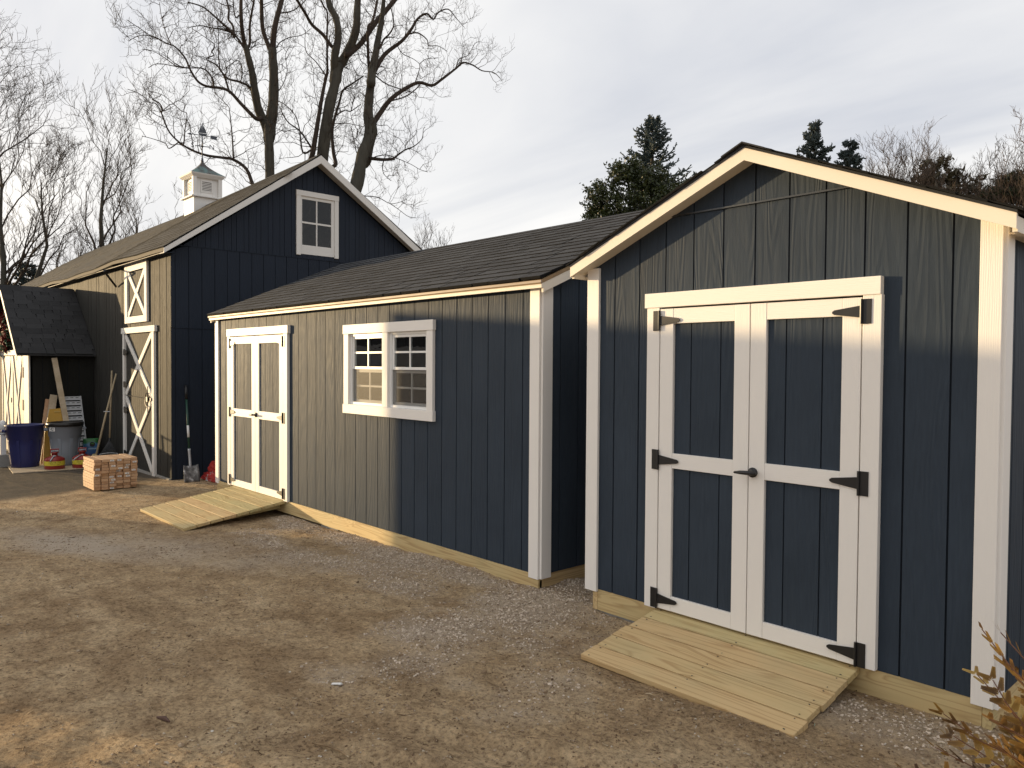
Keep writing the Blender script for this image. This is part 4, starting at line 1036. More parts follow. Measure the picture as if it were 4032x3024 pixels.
obj('rod', MB().tube([(cx, cy, zv - 0.05), (cx, cy, zv + 0.58)], 0.012, 8).lathe([(0.02, 0), (0.035, 0.03), (0.02, 0.06), (0.028, 0.08), (0.012, 0.10)], (cx, cy, zv - 0.02), 12), M_VANE, wvn, smooth=True)
za = zv + 0.34
va = Vector((0.30, 0.954, 0)); vb = Vector((0.954, -0.30, 0))
ar = MB()
for d in (va, -va, vb, -vb): ar.tube([Vector((cx, cy, za)), Vector((cx, cy, za)) + d * 0.15], 0.010, 6)
ar.lathe([(0.012, -0.03), (0.034, 0.0), (0.012, 0.03)], (cx, cy, za), 10)
obj('compass_arms', ar, M_VANE, wvn)
def letters(txt, size, loc, xdir, updir, mat, parent, ext=0.006, name='letter'):
    cv = bpy.data.curves.new('t', 'FONT'); cv.body = txt; cv.size = size; cv.extrude = ext; cv.align_x = 'CENTER'; cv.align_y = 'CENTER'
    to = bpy.data.objects.new('t', cv); COL.objects.link(to)
    dg = bpy.context.evaluated_depsgraph_get(); me = bpy.data.meshes.new_from_object(to.evaluated_get(dg)); bpy.data.objects.remove(to)
    X, U = Vector(xdir).normalized(), Vector(updir).normalized(); Z = X.cross(U)
    me.transform(Matrix.Translation(loc) @ Matrix((X, U, Z)).transposed().to_4x4()); me.materials.clear(); me.name = name
    return obj(name, me, mat, parent)
for d, ch in ((va, 'N'), (-va, 'S'), (vb, 'W'), (-vb, 'E')):
    letters(ch, 0.15, Vector((cx, cy, za)) + d * 0.20, (vb * -1 if ch in 'EW' else va), (0, 0, 1), M_VANE, wvn, 0.006)
zp = zv + 0.58; pa = Vector((0.42, 0.9075, 0)); pn = Vector((-pa.y, pa.x, 0))
def flat_(pts, th=0.009):
    mb = MB(); n_ = len(pts)
    v = [tuple(Vector((cx, cy, zp)) + pa * a * 0.52 + Vector((0, 0, b * 0.52)) + pn * s * th) for s in (-1, 1) for a, b in pts]
    return mb.poly(v, [tuple(range(n_))[::-1], tuple(range(n_, 2 * n_))] + [(i, (i + 1) % n_, n_ + (i + 1) % n_, n_ + i) for i in range(n_)])
obj('pointer', flat_([(-0.60, 0.03), (-0.48, 0.075), (-0.44, 0.045), (0.34, -0.01), (0.34, 0.04), (0.62, 0.0), (0.58, -0.07), (0.61, -0.15), (0.33, -0.10), (0.34, -0.035), (-0.44, 0.02), (-0.48, -0.015)]), M_VANE, wvn)
obj('hull', flat_([(-0.17, 0.10), (0.20, 0.075), (0.16, 0.01), (-0.08, 0.02)]), M_VANE, wvn)
obj('sail', flat_([(-0.16, 0.115), (-0.02, 0.46), (0.0, 0.115)]), M_VANE, wvn)
obj('sail', flat_([(0.012, 0.115), (0.015, 0.50), (0.19, 0.10)]), M_VANE, wvn)
obj('mast', flat_([(-0.006, 0.02), (-0.006, 0.52), (0.06, 0.53), (0.06, 0.505), (0.010, 0.50), (0.010, 0.02)], 0.006), M_VANE, wvn)

# ------------------------------------------------------------------ small steep-roofed shed by the barn
SX0, SX1, SY = -9.35, -6.37, -1.02
sm_ = thing('steep_roof_shed', 'small dark shed with steep shingle roof and white crossbuck doors, by the barn', 'shed', (-7.9, -0.5, -0.07))
srx, srz, sex, sez = -7.80, 3.30, -6.20, 1.955
sslope = (srz - sez) / (sex - srx)
s_top = lambda x: srz - 0.05 - sslope * abs(x - srx)
cs = [SX0 + k * 0.1524 for k in range(20)] + [SX1]
sdoor = (-9.02, -6.85, -0.1, 1.93)
M_SMALL = mat_siding('tan_door_paint', (0.24, 0.20, 0.145), 0.0, 0.55, 0.4)
siding(sm_, 0, SY, -1, cs, -0.1, lambda x: s_top(x), M_BARN_FRONT, [sdoor])
backing(sm_, 0, SY, -1, SX0, SX1, -0.12, lambda x: s_top(x) - 0.01, [], M_BACK, peak=srx)
cs2 = [SY + k * 0.2032 for k in range(5)] + [BY - 0.005]
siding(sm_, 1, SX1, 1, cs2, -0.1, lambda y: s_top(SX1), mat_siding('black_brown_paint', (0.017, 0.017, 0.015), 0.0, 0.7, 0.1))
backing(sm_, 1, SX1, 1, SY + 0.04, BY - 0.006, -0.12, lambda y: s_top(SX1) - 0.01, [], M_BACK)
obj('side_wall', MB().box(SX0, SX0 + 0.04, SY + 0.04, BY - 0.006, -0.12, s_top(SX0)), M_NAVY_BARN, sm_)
obj('corner_board', MB().box(SX1 - 0.06, SX1 + 0.004, SY - 0.03, SY - 0.0005, -0.06, 1.93), M_WBARN, sm_)
obj('door_trim', MB().box(-6.848, SX1 - 0.062, SY - 0.028, SY - 0.0005, -0.06, 1.93), M_WBARN, sm_)
obj('door_header', MB().box(-9.2, -6.62, SY - 0.036, SY - 0.0005, 1.9305, 2.03), M_WBARN, sm_)
for a, b in ((-9.02, -7.945), (-7.935, -6.855)):
    d_ = obj('door', MB().box(a + 0.004, b - 0.004, SY - 0.006, SY - 0.001, -0.03, 1.92), M_BACK, sm_)
    c = a
    while c < b - 0.03:
        obj('board', MB().box(c + 0.004, min(c + 0.15, b) - 0.003, SY - 0.016, SY - 0.0065, -0.02, 1.915), M_SMALL, d_); c += 0.15
    for x in (a + 0.03, b - 0.03): obj('stile', MB().box(x - 0.03, x + 0.03, SY - 0.031, SY - 0.0165, -0.02, 1.915), M_WBARN, d_)
    xbar(d_, a + 0.10, 0.0, b - 0.10, 1.90, 0.075, SY - 0.036, SY - 0.0315 + 0.014)
    xbar(d_, a + 0.10, 1.90, b - 0.10, 0.0, 0.075, SY - 0.038, SY - 0.0315 + 0.014)
for z in (1.60, 0.98, 0.2):
    obj('hinge', MB().prism([(-6.93, z - 0.10), (-6.80, z - 0.10), (-6.80, z + 0.10), (-6.93, z + 0.10)], 1, SY - 0.032, SY - 0.038), mat_plain('rusty_hinge', (0.05, 0.022, 0.015), 0.7) if z == 1.60 else bpy.data.materials['rusty_hinge'], sm_)
obj('latch', MB().box(-8.10, -7.98, SY - 0.045, SY - 0.0325, 0.98, 1.08), M_BLACK, sm_)
for sg in (1, -1):
    e = srx + sg * (sex - srx)
    obj('roof_deck', MB().prism([(srx, srz - 0.012), (e, sez - 0.012), (e, sez - 0.04), (srx, srz - 0.045)], 1, -1.25, BY - 0.004), M_SHS, sm_)
    obj('rake_board', MB().prism([(srx, srz - 0.045), (e, sez - 0.04), (e - sg * 0.01, sez - 0.13), (srx, srz - 0.15)], 1, -1.262, -1.2505), M_WBARN, sm_)
    sl = math.hypot(1, sslope); v = Vector((-sg / sl, 0, sslope / sl))
    shingles(sm_, (e, -1.275, sez - 0.008), (0, 1, 0), v, BY - 0.01 + 1.275, abs(e - srx) * sl, M_SHS, expo=0.150, width=0.27, th=0.010)
y = -1.28
while y < BY - 0.15:
    obj('ridge_cap', MB().prism([(srx - 0.12, srz - 0.105), (srx, srz + 0.006), (srx + 0.12, srz - 0.105), (srx + 0.12, srz - 0.09), (srx, srz + 0.022), (srx - 0.12, srz - 0.09)], 1, y, y + 0.19), M_SHS, sm_); y += 0.185
# wreath on its gable
wr = thing('wreath', 'dried red and green wreath hanging in the small shed gable', 'wreath', (-8.55, SY - 0.06, 2.1))
def wreath_bits(n, seed, r0, r1, ln):
    g = np.random.default_rng(seed); a = g.uniform(0, 2 * np.pi, n); rr = g.uniform(r0, r1, n)
    c = np.stack([-8.55 + np.cos(a) * rr, SY - 0.09 + g.normal(0, 0.035, n), 2.50 + np.sin(a) * rr * 1.05], -1)
    d = unit(g.normal(size=(n, 3)) + np.stack([np.cos(a), -0.4 + 0 * a, np.sin(a)], -1) * 0.8) * g.uniform(ln * 0.5, ln, (n, 1))
    P = c[:, None] + d[:, None] * np.linspace(0, 1, 3)[None, :, None]
    return tubes(P, np.tile(np.array([[0.014, 0.018, 0.004]]), (n, 1)), 4)
obj('berries', np_mesh('berries', *wreath_bits(520, 3, 0.22, 0.44, 0.13)), mat_plain('dark_red_berries', (0.20, 0.03, 0.025), 0.6, var=0.5, scale=30), wr)
obj('leaves', np_mesh('leaves', *wreath_bits(160, 5, 0.26, 0.46, 0.13)), mat_plain('dull_green_leaves', (0.10, 0.17, 0.10), 0.6, var=0.4, scale=30), wr)

# ------------------------------------------------------------------ stand-in flat-roofed garage, unseen at left: added and shaped to shade the shed fronts
ga = Vector((0.91, 0.415, 0)); gb = Vector((0.415, -0.91, 0)); gc0 = Vector((-5.0, -4.14, 0))
occ = thing('occluder', 'flat-roofed grey garage unseen left of the yard, shaped to shade the shed fronts', 'occluder', (-6.5, -6.5, -0.05))
def gbox(a0, a1, b0, b1, z0, z1, nm, mt, par, bev=0):
    c = gc0 + ga * ((a0 + a1) / 2) + gb * ((b0 + b1) / 2); c.z = (z0 + z1) / 2
    return obj(nm, MB().obox(c, ga * (a1 - a0) / 2, gb * (b1 - b0) / 2, Vector((0, 0, (z1 - z0) / 2))), mt, par, bevel=bev)
M_OCC = mat_siding('grey_occluder_paint', (0.14, 0.14, 0.14), 0.0, 0.6, 0.3)
gbox(-5.0, -0.02, 0.02, 3.68, -0.1, 3.02, 'wall', M_OCC, occ)
gbox(-5.02, 0.0, 0.0, 3.70, 3.0205, 3.17, 'roof', M_SH, occ)
gd = gbox(-0.019, 0.0, 0.7, 3.0, -0.05, 2.2, 'door', M_WBARN, occ)
for k in range(4): gbox(0.0005, 0.012, 0.74, 2.96, -0.02 + k * 0.555, 0.50 + k * 0.555, 'panel', M_WBARN, gd)

# ------------------------------------------------------------------ clutter by the barn
def mat_pine(name, a, b):
    n = N(name); c = n.coord(rnd=19.0); r = n.wave(n.mapping(c, (0.12, 1, 1)), 22, 4, 2, 1.0)
    t = n('ShaderNodeObjectInfo').outputs['Random']
    col = n.mix(n.math('ADD', n.math('MULTIPLY', r, 0.45), n.math('MULTIPLY', t, 0.5)), a, b)
    return n.done(col, 0.65, 0.3, n.noise(c, 70, 3), 0.15, 0.002)
M_PINE = mat_pine('sawn_pine', (0.42, 0.24, 0.13), (0.60, 0.40, 0.24))
M_PALE = mat_pine('pale_stud_wood', (0.40, 0.31, 0.20), (0.56, 0.46, 0.33))
def mat_sticker():
    n = N('barcode_sticker'); c = n.coord(); s = n('ShaderNodeSeparateXYZ'); n.l.new(c, s.inputs[0])
    k = n.math('GREATER_THAN', n.noise(n.mapping(c, (1, 420, 0.01)), 1.0, 1), 0.5)
    return n.done(n.mix(n.math('MULTIPLY', k, 0.75), (0.72, 0.71, 0.68), (0.06, 0.06, 0.06)), 0.5)
M_STICK = mat_sticker()
M_STICKW = mat_plain('sticker_paper', (0.74, 0.73, 0.70), 0.5)
rowname = ['bottom', 'second', 'third', 'fourth', 'fifth', 'sixth', 'seventh', 'eighth', 'ninth', 'tenth', 'top']
colname = ['first', 'second', 'third', 'fourth', 'fifth', 'sixth']
pw, ph, px0, py0 = 0.0955, 0.0395, -1.69, -1.108
stick = {(2, 10), (3, 10), (2, 8), (4, 8), (4, 7), (5, 9), (3, 7), (0, 7), (3, 6), (0, 5), (5, 6), (4, 5), (2, 4), (3, 4), (4, 4), (2, 3), (2, 2), (2, 0)}
base_z = gz(px0 - 0.3) + 0.006
for cidx in range(6):
    for r in range(11):
        jx, jy = random.uniform(-0.03, 0.03), random.uniform(-0.0045, 0.0045)
        y0 = py0 + cidx * pw + 0.001 + jy; z0 = base_z + r * ph
        ln = 0.58 + random.uniform(-0.01, 0.01)
        mb = MB().box(px0 - ln + jx, px0 + jx, y0, y0 + 0.0885, z0 + 0.0028, z0 + ph)
        rn, cn = rowname[r], colname[cidx]
        tagc = (cidx, r) in stick
        o = obj('wood_block', mb, M_PINE, bevel=0.0025)
        tag(o, f'pine block{" with white sticker" if tagc else ""} in {rn if r in (0, 10) else rn + " from bottom"} row, {cn} column of the stack', 'wood block', 'pine blocks stacked on the drive')
        if tagc:
            sy = y0 + random.uniform(0.008, 0.03)
            p = obj('sticker', MB().box(px0 + jx + 0.0004, px0 + jx + 0.0012, sy, sy + 0.052, z0 + 0.008, z0 + 0.031), M_STICKW, o)
            obj('barcode', MB().box(px0 + jx + 0.0013, px0 + jx + 0.0016, sy + 0.010, sy + 0.042, z0 + 0.013, z0 + 0.026), M_STICK, p)

def plastic(name, col, rough=0.5): return mat_plain(name, col, rough, 0.4, 0.1, 6, 0.05, 0.004)
def trash_can(label, x, y, mat, rim_mat, r0, r1, h, name='trash_can', lip=0.0):
    z = gz(x) + 0.016
    t = thing(name, label, 'trash can', (x, y, z))
    sq = lambda a: 1 + 0.012 * math.cos(4 * a)
    prof = [(r0 - 0.012, 0), (r0, 0.015), (r0 + (r1 - r0) * 0.25, h * 0.25), (r0 + (r1 - r0) * 0.45, h * 0.5), (r0 + (r1 - r0) * 0.6, h * 0.68), (r0 + (r1 - r0) * 0.78, h * 0.70), (r0 + (r1 - r0) * 0.9, h * 0.95), (r1, h * 0.955), (r1 + 0.012, h * 0.985), (r1 + 0.006, h), (r1 - 0.02, h), (r1 - 0.03, h * 0.9), (r0 - 0.02, 0.05)]
    obj('body', MB().lathe(prof, (x, y, z), 40, sq), mat, t, smooth=True)
    for s in (-1, 1):                                         # moulded side grips
        d = Vector((0.17, 0.985, 0)) * s; c = Vector((x, y, z + h * 0.86))
        g = MB(); side = Vector((-d.y, d.x, 0))
        g.obox(c + d * (r1 + 0.022), d * 0.034, side * 0.075, Vector((0, 0, 0.022)))
        obj('grip', g, mat, t, bevel=0.012)
    for k in range(8):                                        # shallow upright ribs
        a = k * math.pi / 4 + 0.2; p0 = Vector((x + (r0 + 0.004) * math.cos(a), y + (r0 + 0.004) * math.sin(a), z + 0.06)); q = r0 + (r1 - r0) * 0.6
        p1 = Vector((x + q * math.cos(a), y + q * math.sin(a), z + h * 0.64))
        obj('rib', MB().bar(p0, p1, 0.05, 0.012, (math.cos(a), math.sin(a), 0)), mat, t, bevel=0.004)
    if rim_mat: obj('liner', MB().lathe([(r1 + 0.004, h * 0.925), (r1 + 0.018, h * 0.93), (r1 + 0.020, h + 0.012), (r1 - 0.005, h + 0.016), (r1 - 0.045, h * 0.97), (r0, h * 0.25)], (x, y, z), 40, sq), rim_mat, t, smooth=True)
    return t
trash_can('dark blue round plastic trash can by the small shed', -5.60, -1.25, plastic('blue_plastic', (0.020, 0.024, 0.105), 0.45), None, 0.215, 0.292, 0.745)
gc_ = trash_can('grey plastic trash can with black liner, marked 42', -5.42, -0.66, plastic('grey_plastic', (0.22, 0.245, 0.28), 0.55), plastic('black_liner', (0.018, 0.016, 0.014), 0.35), 0.20, 0.275, 0.755)
vd = Vector((0.982, -0.19, 0)); sd = Vector((0.19, 0.982, 0)); ctr = Vector((-5.42, -0.66, gz(-5.42) + 0.016))
fd = (vd * math.cos(0.85) - sd * math.sin(0.85)); fs = Vector((-fd.y, fd.x, 0))
p0 = ctr + fd * 0.268 + Vector((0, 0, 0.655))
nl = Vector((0, 0, 1)) - fd * 0.05
obj('number_plate', MB().obox(p0, fs * 0.062, nl.normalized() * 0.035, fd * 0.002), M_STICKW, gc_)
letters('42', 0.075, p0 + fd * 0.0035, fs, nl, M_BLACK, gc_, 0.0005, 'number')

M_RED = mat_plain('red_enamel', (0.26, 0.025, 0.02), 0.35, 0.5)
M_GALV = mat_plain('galvanised', (0.42, 0.43, 0.44), 0.4, 0.5, 0.15, 12, metal=0.5)
M_YEL = mat_plain('yellow_label', (0.62, 0.52, 0.05), 0.5)
def gas_can(label, x, y, spout):
    z = gz(x) + 0.014; t = thing('gas_can', label, 'gas can', (x, y, z), 'red metal gas cans by the bins')
    R = 0.155
    obj('body', MB().lathe([(R - 0.01, 0), (R, 0.008), (R, 0.165), (R - 0.004, 0.180), (R - 0.05, 0.205), (0.05, 0.225), (0.045, 0.24)], (x, y, z), 36), M_RED, t, smooth=True)
    lb = obj('label_band', MB().lathe([(R + 0.0008, 0.066), (R + 0.0012, 0.068), (R + 0.0012, 0.138), (R + 0.0008, 0.14)], (x, y, z), 36), M_YEL, t, smooth=True)
    for txt, zz, s in (('JUSTRITE', 0.118, 0.034), ('SAFETY CAN', 0.088, 0.020)):
        n_ = len(txt)
        for i, ch in enumerate(txt):
            a = (i - (n_ - 1) / 2) * s * 0.72 / R; d = vd * math.cos(a) + sd * math.sin(a)
            letters(ch, s, Vector((x, y, z + zz)) + d * (R + 0.0016), Vector((-d.y, d.x, 0)), (0, 0, 1), M_BLACK, lb, 0.0003, 'lettering')
    obj('neck', MB().lathe([(0.046, 0.21), (0.046, 0.268), (0.052, 0.27), (0.052, 0.285), (0.03, 0.29)], (x, y, z), 20), M_RED, t, smooth=True)
    c = Vector((x, y, z))
    obj('handle', MB().tube([c - sd * 0.055 + Vector((0, 0, 0.27)), c - sd * 0.06 + Vector((0, 0, 0.335)), c + sd * 0.06 + Vector((0, 0, 0.335)), c + sd * 0.055 + Vector((0, 0, 0.27))], 0.012, 8), M_RED, t)
    obj('trigger', MB().tube([c + vd * 0.03 - sd * 0.05 + Vector((0, 0, 0.275)), c + vd * 0.05 - sd * 0.05 + Vector((0, 0, 0.31)), c + vd * 0.05 + sd * 0.055 + Vector((0, 0, 0.318)), c + vd * 0.03 + sd * 0.06 + Vector((0, 0, 0.275))], 0.006, 6), M_GALV, t)
    q = c + vd * 0.06 + Vector((0, 0, 0.225))
    obj('spout', MB().tube([q, q + vd * 0.05 - sd * spout * 0.3 + Vector((0, 0, -0.01)), q + vd * 0.10 - sd * spout * 0.75 + Vector((0, 0, -0.05)), q + vd * 0.11 - sd * spout + Vector((0, 0, -0.085))], [0.016, 0.011, 0.010, 0.009], 8).lathe([(0.026, -0.012), (0.030, 0.0), (0.026, 0.012)], tuple(q), 12), M_GALV, t, smooth=True)
gas_can('red metal gas can with yellow label between the blue and grey bins', -4.88, -0.94, 0.07)
gas_can('red metal gas can with yellow label right of grey bin', -4.80, -0.53, 0.15)

pl_ = obj('plywood_sheet', MB().obox((-5.28, -0.92, gz(-5.3) + 0.008), (0.62, -0.06, 0.0093), (0.05, 0.60, 0), (0, 0, 0.006)), M_PALE)
tag(pl_, 'thin plywood sheet lying under the bins and gas cans', 'plywood')
bl_ = obj('concrete_block', MB().box(-6.1, -5.9, -1.60, -1.43, gz(-6) - 0.01, 0.145), M_CONC, bevel=0.006)
tag(bl_, 'concrete block at left edge behind the blue trash can', 'block')
po = thing('white_post', 'short white post standing on a concrete block beside blue trash can', 'post', (-6.0, -1.515, 0.146))
obj('shaft', MB().box(-6.045, -5.955, -1.56, -1.47, 0.1455, 0.50), M_VINYL, po, bevel=0.006)
obj('collar', MB().lathe([(0.058, 0), (0.062, 0.012), (0.058, 0.026)], (-6.0, -1.515, 0.5005), 20), M_GALV, po, smooth=True)
obj('cap', MB().lathe([(0.05, 0), (0.05, 0.17), (0.042, 0.21), (0.02, 0.23)], (-6.0, -1.515, 0.527), 20), M_VINYL, po, smooth=True)
ht_ = thing('hand_truck', 'red tube hand truck cut off by the left photo edge', 'hand truck', (-6.25, -1.66, gz(-6.2)))
for yy in (-1.665, -1.93):
    obj('rail', MB().tube([(-6.05, yy, gz(-6) + 0.05), (-6.25, yy, 1.02)], 0.022, 10), M_RED, ht_, smooth=True)
for zz in (0.25, 0.6, 1.0):
    xx = -6.05 - 0.2 * (zz - 0.0) / 1.0; obj('crossbar', MB().tube([(xx, -1.665, zz), (xx, -1.93, zz)], 0.014, 8), M_RED, ht_)
obj('toe_plate', MB().box(-6.05, -5.85, -1.95, -1.65, gz(-6) + 0.004, gz(-6) + 0.012), M_RED, ht_)

# boards, yellow panel and loading ramp leaning on the small shed
def plank_(label, p, q, w, t, mat, up):
    o = obj('leaning_board', MB().bar(p, q, w, t, up), mat, bevel=0.002); tag(o, label, 'board', 'scrap boards leaning on the small shed'); return o
plank_('long pale board leaning highest against the small shed', (-5.50, -0.50, gz(-5.5)), (-6.27, -0.648, 1.875), 0.092, 0.038, M_PALE, (1, 0, 0.4))
plank_('short broad board leaning behind the yellow panel', (-5.93, -0.90, gz(-5.9)), (-6.27, -0.66, 1.18), 0.12, 0.03, M_PALE, (1, 0, 0.3))
plank_('darker stubby board leaning behind the other scrap boards', (-6.10, -0.93, gz(-6.1)), (-6.31, -0.74, 1.10), 0.10, 0.03, M_PINE, (1, 0, 0.3))
ye = MB()
P = [(-5.70, -0.955, gz(-5.7) + 0.02), (-5.70, -0.665, gz(-5.7) + 0.02), (-5.80, -0.60, 0.48), (-5.93, -0.548, 0.95), (-5.93, -0.800, 0.935), (-5.82, -0.905, 0.50)]
ye.poly(P + [(x - 0.014, y, z) for x, y, z in P], [(0, 1, 2, 5), (5, 2, 3, 4), (11, 8, 7, 6), (10, 9, 8, 11), (0, 6, 7, 1), (1, 7, 8, 2), (2, 8, 9, 3), (3, 9, 10, 4), (4, 10, 11, 5), (5, 11, 6, 0)])
yt = thing('yellow_panel', 'bent yellow plastic panel leaning behind the grey trash can', 'panel', (-5.7, -0.8, gz(-5.7)))
obj('sheet', ye, mat_plain('yellow_plastic', (0.48, 0.27, 0.035), 0.45, 0.4, 0.15), yt, bevel=0.003)
obj('bolt', MB().lathe([(0.018, 0), (0.014, 0.012)], (-5.88, -0.845, 0.64), 10), M_BLACK, yt)
obj('hand_slot', MB().obox((-5.905, -0.68, 0.885), (0.002, 0, 0), (0, 0.05, 0), (0, 0, 0.010)), mat_plain('yellow_worn', (0.60, 0.42, 0.12), 0.5), yt)
al = thing('loading_ramp', 'perforated grey metal loading ramp leaning against the small shed', 'loading ramp', (-5.7, -0.35, gz(-5.7)))
A0, B0 = Vector((-5.72, -0.36, gz(-5.7))), Vector((-6.12, -0.395, 1.155)); dA = (B0 - A0).normalized(); sA = Vector((0.05, 0.998, 0)); nA = dA.cross(sA); 
if nA.x < 0: nA = -nA
Lr = (B0 - A0).length
for s in (-1, 1): obj('side_rail', MB().obox((A0 + B0) / 2 + sA * s * 0.145, dA * Lr / 2, sA * 0.010, nA * 0.022), M_GALV, al)
for k in range(13):
    c = A0 + dA * (0.06 + k * (Lr - 0.1) / 12)
    rg = obj('rung', MB().obox(c, dA * 0.036, sA * 0.134, nA * 0.006), M_GALV, al)
    for q in (-0.085, 0.0, 0.085):
        obj('slot', MB().obox(c + sA * (q + 0.012 * (k % 2)) + nA * 0.0065 + dA * 0.010, dA * 0.006, sA * 0.026, nA * 0.0008), M_BLACK, rg)

# bag of potting soil
sb = thing('soil_bag', 'green and blue bag of potting soil slumped against the barn', 'bag', (-5.72, -0.17, gz(-5.7)))
def bag(c, w, d, h, seed, n=14):
    g = np.random.default_rng(seed); V = []
    for i in range(n + 1):
        t = i / n
        for j in range(20):
            a = 2 * np.pi * j / 20; pinch = (1 - 0.75 * max(0, t - 0.78) / 0.22) * (0.85 + 0.15 * math.sin(math.pi * min(1, t * 1.2)))
            sx, sy = math.copysign(abs(math.cos(a)) ** 0.6, math.cos(a)), math.copysign(abs(math.sin(a)) ** 0.6, math.sin(a))
            p = Vector(c) + sd * (w / 2 * sx + g.normal(0, 0.006)) + vd * (d / 2 * sy * pinch + g.normal(0, 0.006)) + Vector((0, 0, h * t))
            V.append(tuple(p))
    F = [(i * 20 + j, i * 20 + (j + 1) % 20, (i + 1) * 20 + (j + 1) % 20, (i + 1) * 20 + j) for i in range(n) for j in range(20)]
    F += [tuple(range(20))[::-1], tuple(n * 20 + j for j in range(20))]
    mb = MB(); mb.v, mb.f = V, F; return mb
n_ = N('potting_bag_print'); c_ = n_.coord(); s_ = n_('ShaderNodeSeparateXYZ'); n_.l.new(c_, s_.inputs[0])
zr = n_.math('ADD', s_.outputs[2], n_.math('MULTIPLY', n_.noise(c_, 9, 3), 0.10))
M_BAG = n_.done(n_.ramp(zr, [(0.10, (0.16, 0.10, 0.14)), (0.16, (0.05, 0.13, 0.34)), (0.32, (0.06, 0.18, 0.36)), (0.36, (0.03, 0.16, 0.045)), (0.6, (0.04, 0.18, 0.04))]), 0.35, 0.5)
obj('bag', bag((-5.72, -0.17, gz(-5.7)), 0.25, 0.16, 0.44, 4), M_BAG, sb, smooth=True)
q = Vector((-5.72, -0.17, 0)) + vd * 0.085 + sd * 0.02
lg = MB().tube([q + Vector((0, 0, 0.27)), q + vd * 0.003 + Vector((0, 0, 0.27))], 0.045, 20)
obj('round_logo', lg, M_BLACK, sb)
obj('logo_leaf', MB().obox(q + vd * 0.004 + Vector((0, 0, 0.285)), sd * 0.022, Vector((0, 0, 0.008)), vd * 0.001), mat_plain('leaf_print', (0.08, 0.30, 0.05), 0.5), sb)
obj('text_band', MB().obox(q + vd * 0.001 + Vector((0, 0, 0.19)), sd * 0.07, Vector((0, 0, 0.012)), vd * 0.002), mat_plain('pale_blue_print', (0.30, 0.45, 0.60), 0.5), sb)

# rake, broom, shovel
M_ASH = mat_pine('ash_handle', (0.30, 0.23, 0.14), (0.42, 0.34, 0.22))
rk = thing('leaf_rake', 'upright leaf rake with dark spread tines leaning on the barn', 'rake', (-4.7, -0.13, gz(-4.7)))
rt, rb = Vector((-5.04, 0.02, 1.65)), Vector((-4.76, -0.10, 0.42))
obj('handle', MB().tube([rt, rb], 0.016, 10), M_ASH, rk, smooth=True)
obj('ferrule', MB().tube([rb + (rt - rb) * 0.03, rb - Vector((0, 0, 0.04))], [0.019, 0.024], 10), M_BLACK, rk)
for k in range(13):
    a = (k - 6) / 6 * 0.46; e = Vector((-4.68, -0.15, gz(-4.7) + 0.015)) + sd * math.sin(a) * 0.50
    obj('tine', MB().tube([rb, rb * 0.5 + e * 0.5 + sd * math.sin(a) * 0.02, e + Vector((0, 0, 0.04)), e + vd * 0.05], 0.005, 5), M_BLACK, rk)
obj('brace', MB().tube([Vector((-4.71, -0.13, 0.16)) + sd * math.sin(t) * 0.26 + Vector((0, 0, 0.03 * math.cos(t * 2))) for t in (-0.6, -0.3, 0, 0.3, 0.6)], 0.007, 6), M_GALV, rk)
br = thing('long_broom', 'slanting wooden-handled broom leaning across the leaf rake', 'broom', (-4.6, -0.4, gz(-4.6)))
bt, bb = Vector((-4.70, 0.0, 1.60)), Vector((-4.61, -0.36, 0.16))
obj('handle', MB().tube([bt, (bt + bb) / 2 + Vector((0, -0.006, 0)), bb], [0.014, 0.017, 0.018], 10), M_ASH, br, smooth=True)
obj('clip', MB().tube([(bt + bb) / 2 + Vector((-0.03, -0.03, 0.05)), (bt + bb) / 2 + Vector((0.05, 0.05, 0.05))], 0.010, 8), M_GALV, br)
hd = MB(); 
for i, (w, z) in enumerate(((0.03, 0.20), (0.05, 0.14), (0.085, 0.05), (0.10, gz(-4.6)))):
    c = Vector((-4.60, -0.385, z)); hd.v.extend([tuple(c + sd * a * w + vd * b * (0.02 + 0.012 * i)) for a, b in ((-1, -1), (1, -1), (1, 1), (-1, 1))])
hd.f = [(i * 4 + k, i * 4 + (k + 1) % 4, i * 4 + 4 + (k + 1) % 4, i * 4 + 4 + k) for i in range(3) for k in range(4)] + [(0, 1, 2, 3), (15, 14, 13, 12)]
obj('bristles', hd, mat_pine('straw_bristles', (0.30, 0.24, 0.12), (0.42, 0.35, 0.20)), br)
sh = thing('shovel', 'square-bladed shovel with green handle leaning on the barn gable', 'shovel', (-1.62, 0.21, gz(-1.6)))
st, s1, s2 = Vector((-2.02, 0.265, 1.46)), Vector((-1.80, 0.238, 0.46)), Vector((-1.745, 0.232, 0.25))
M_GRN = mat_plain('green_fibreglass', (0.012, 0.055, 0.035), 0.4, 0.5)
obj('handle', MB().tube([st.lerp(s1, 0.22), s1], 0.0165, 12), M_GRN, sh, smooth=True)
obj('grip', MB().tube([st, st.lerp(s1, 0.22)], 0.021, 12), M_BLACK, sh, smooth=True)
obj('handle_label', MB().tube([st.lerp(s1, 0.62), st.lerp(s1, 0.80)], 0.0172, 12), M_STICKW, sh, smooth=True)
obj('socket', MB().tube([s1 + Vector((0, 0, 0.03)), s1, s2, Vector((-1.71, 0.225, 0.12))], [0.022, 0.020, 0.019, 0.010], 10), M_GALV, sh, smooth=True)
bl = MB(); nx, nz = 9, 9
tipz = gz(-1.6) + 0.004
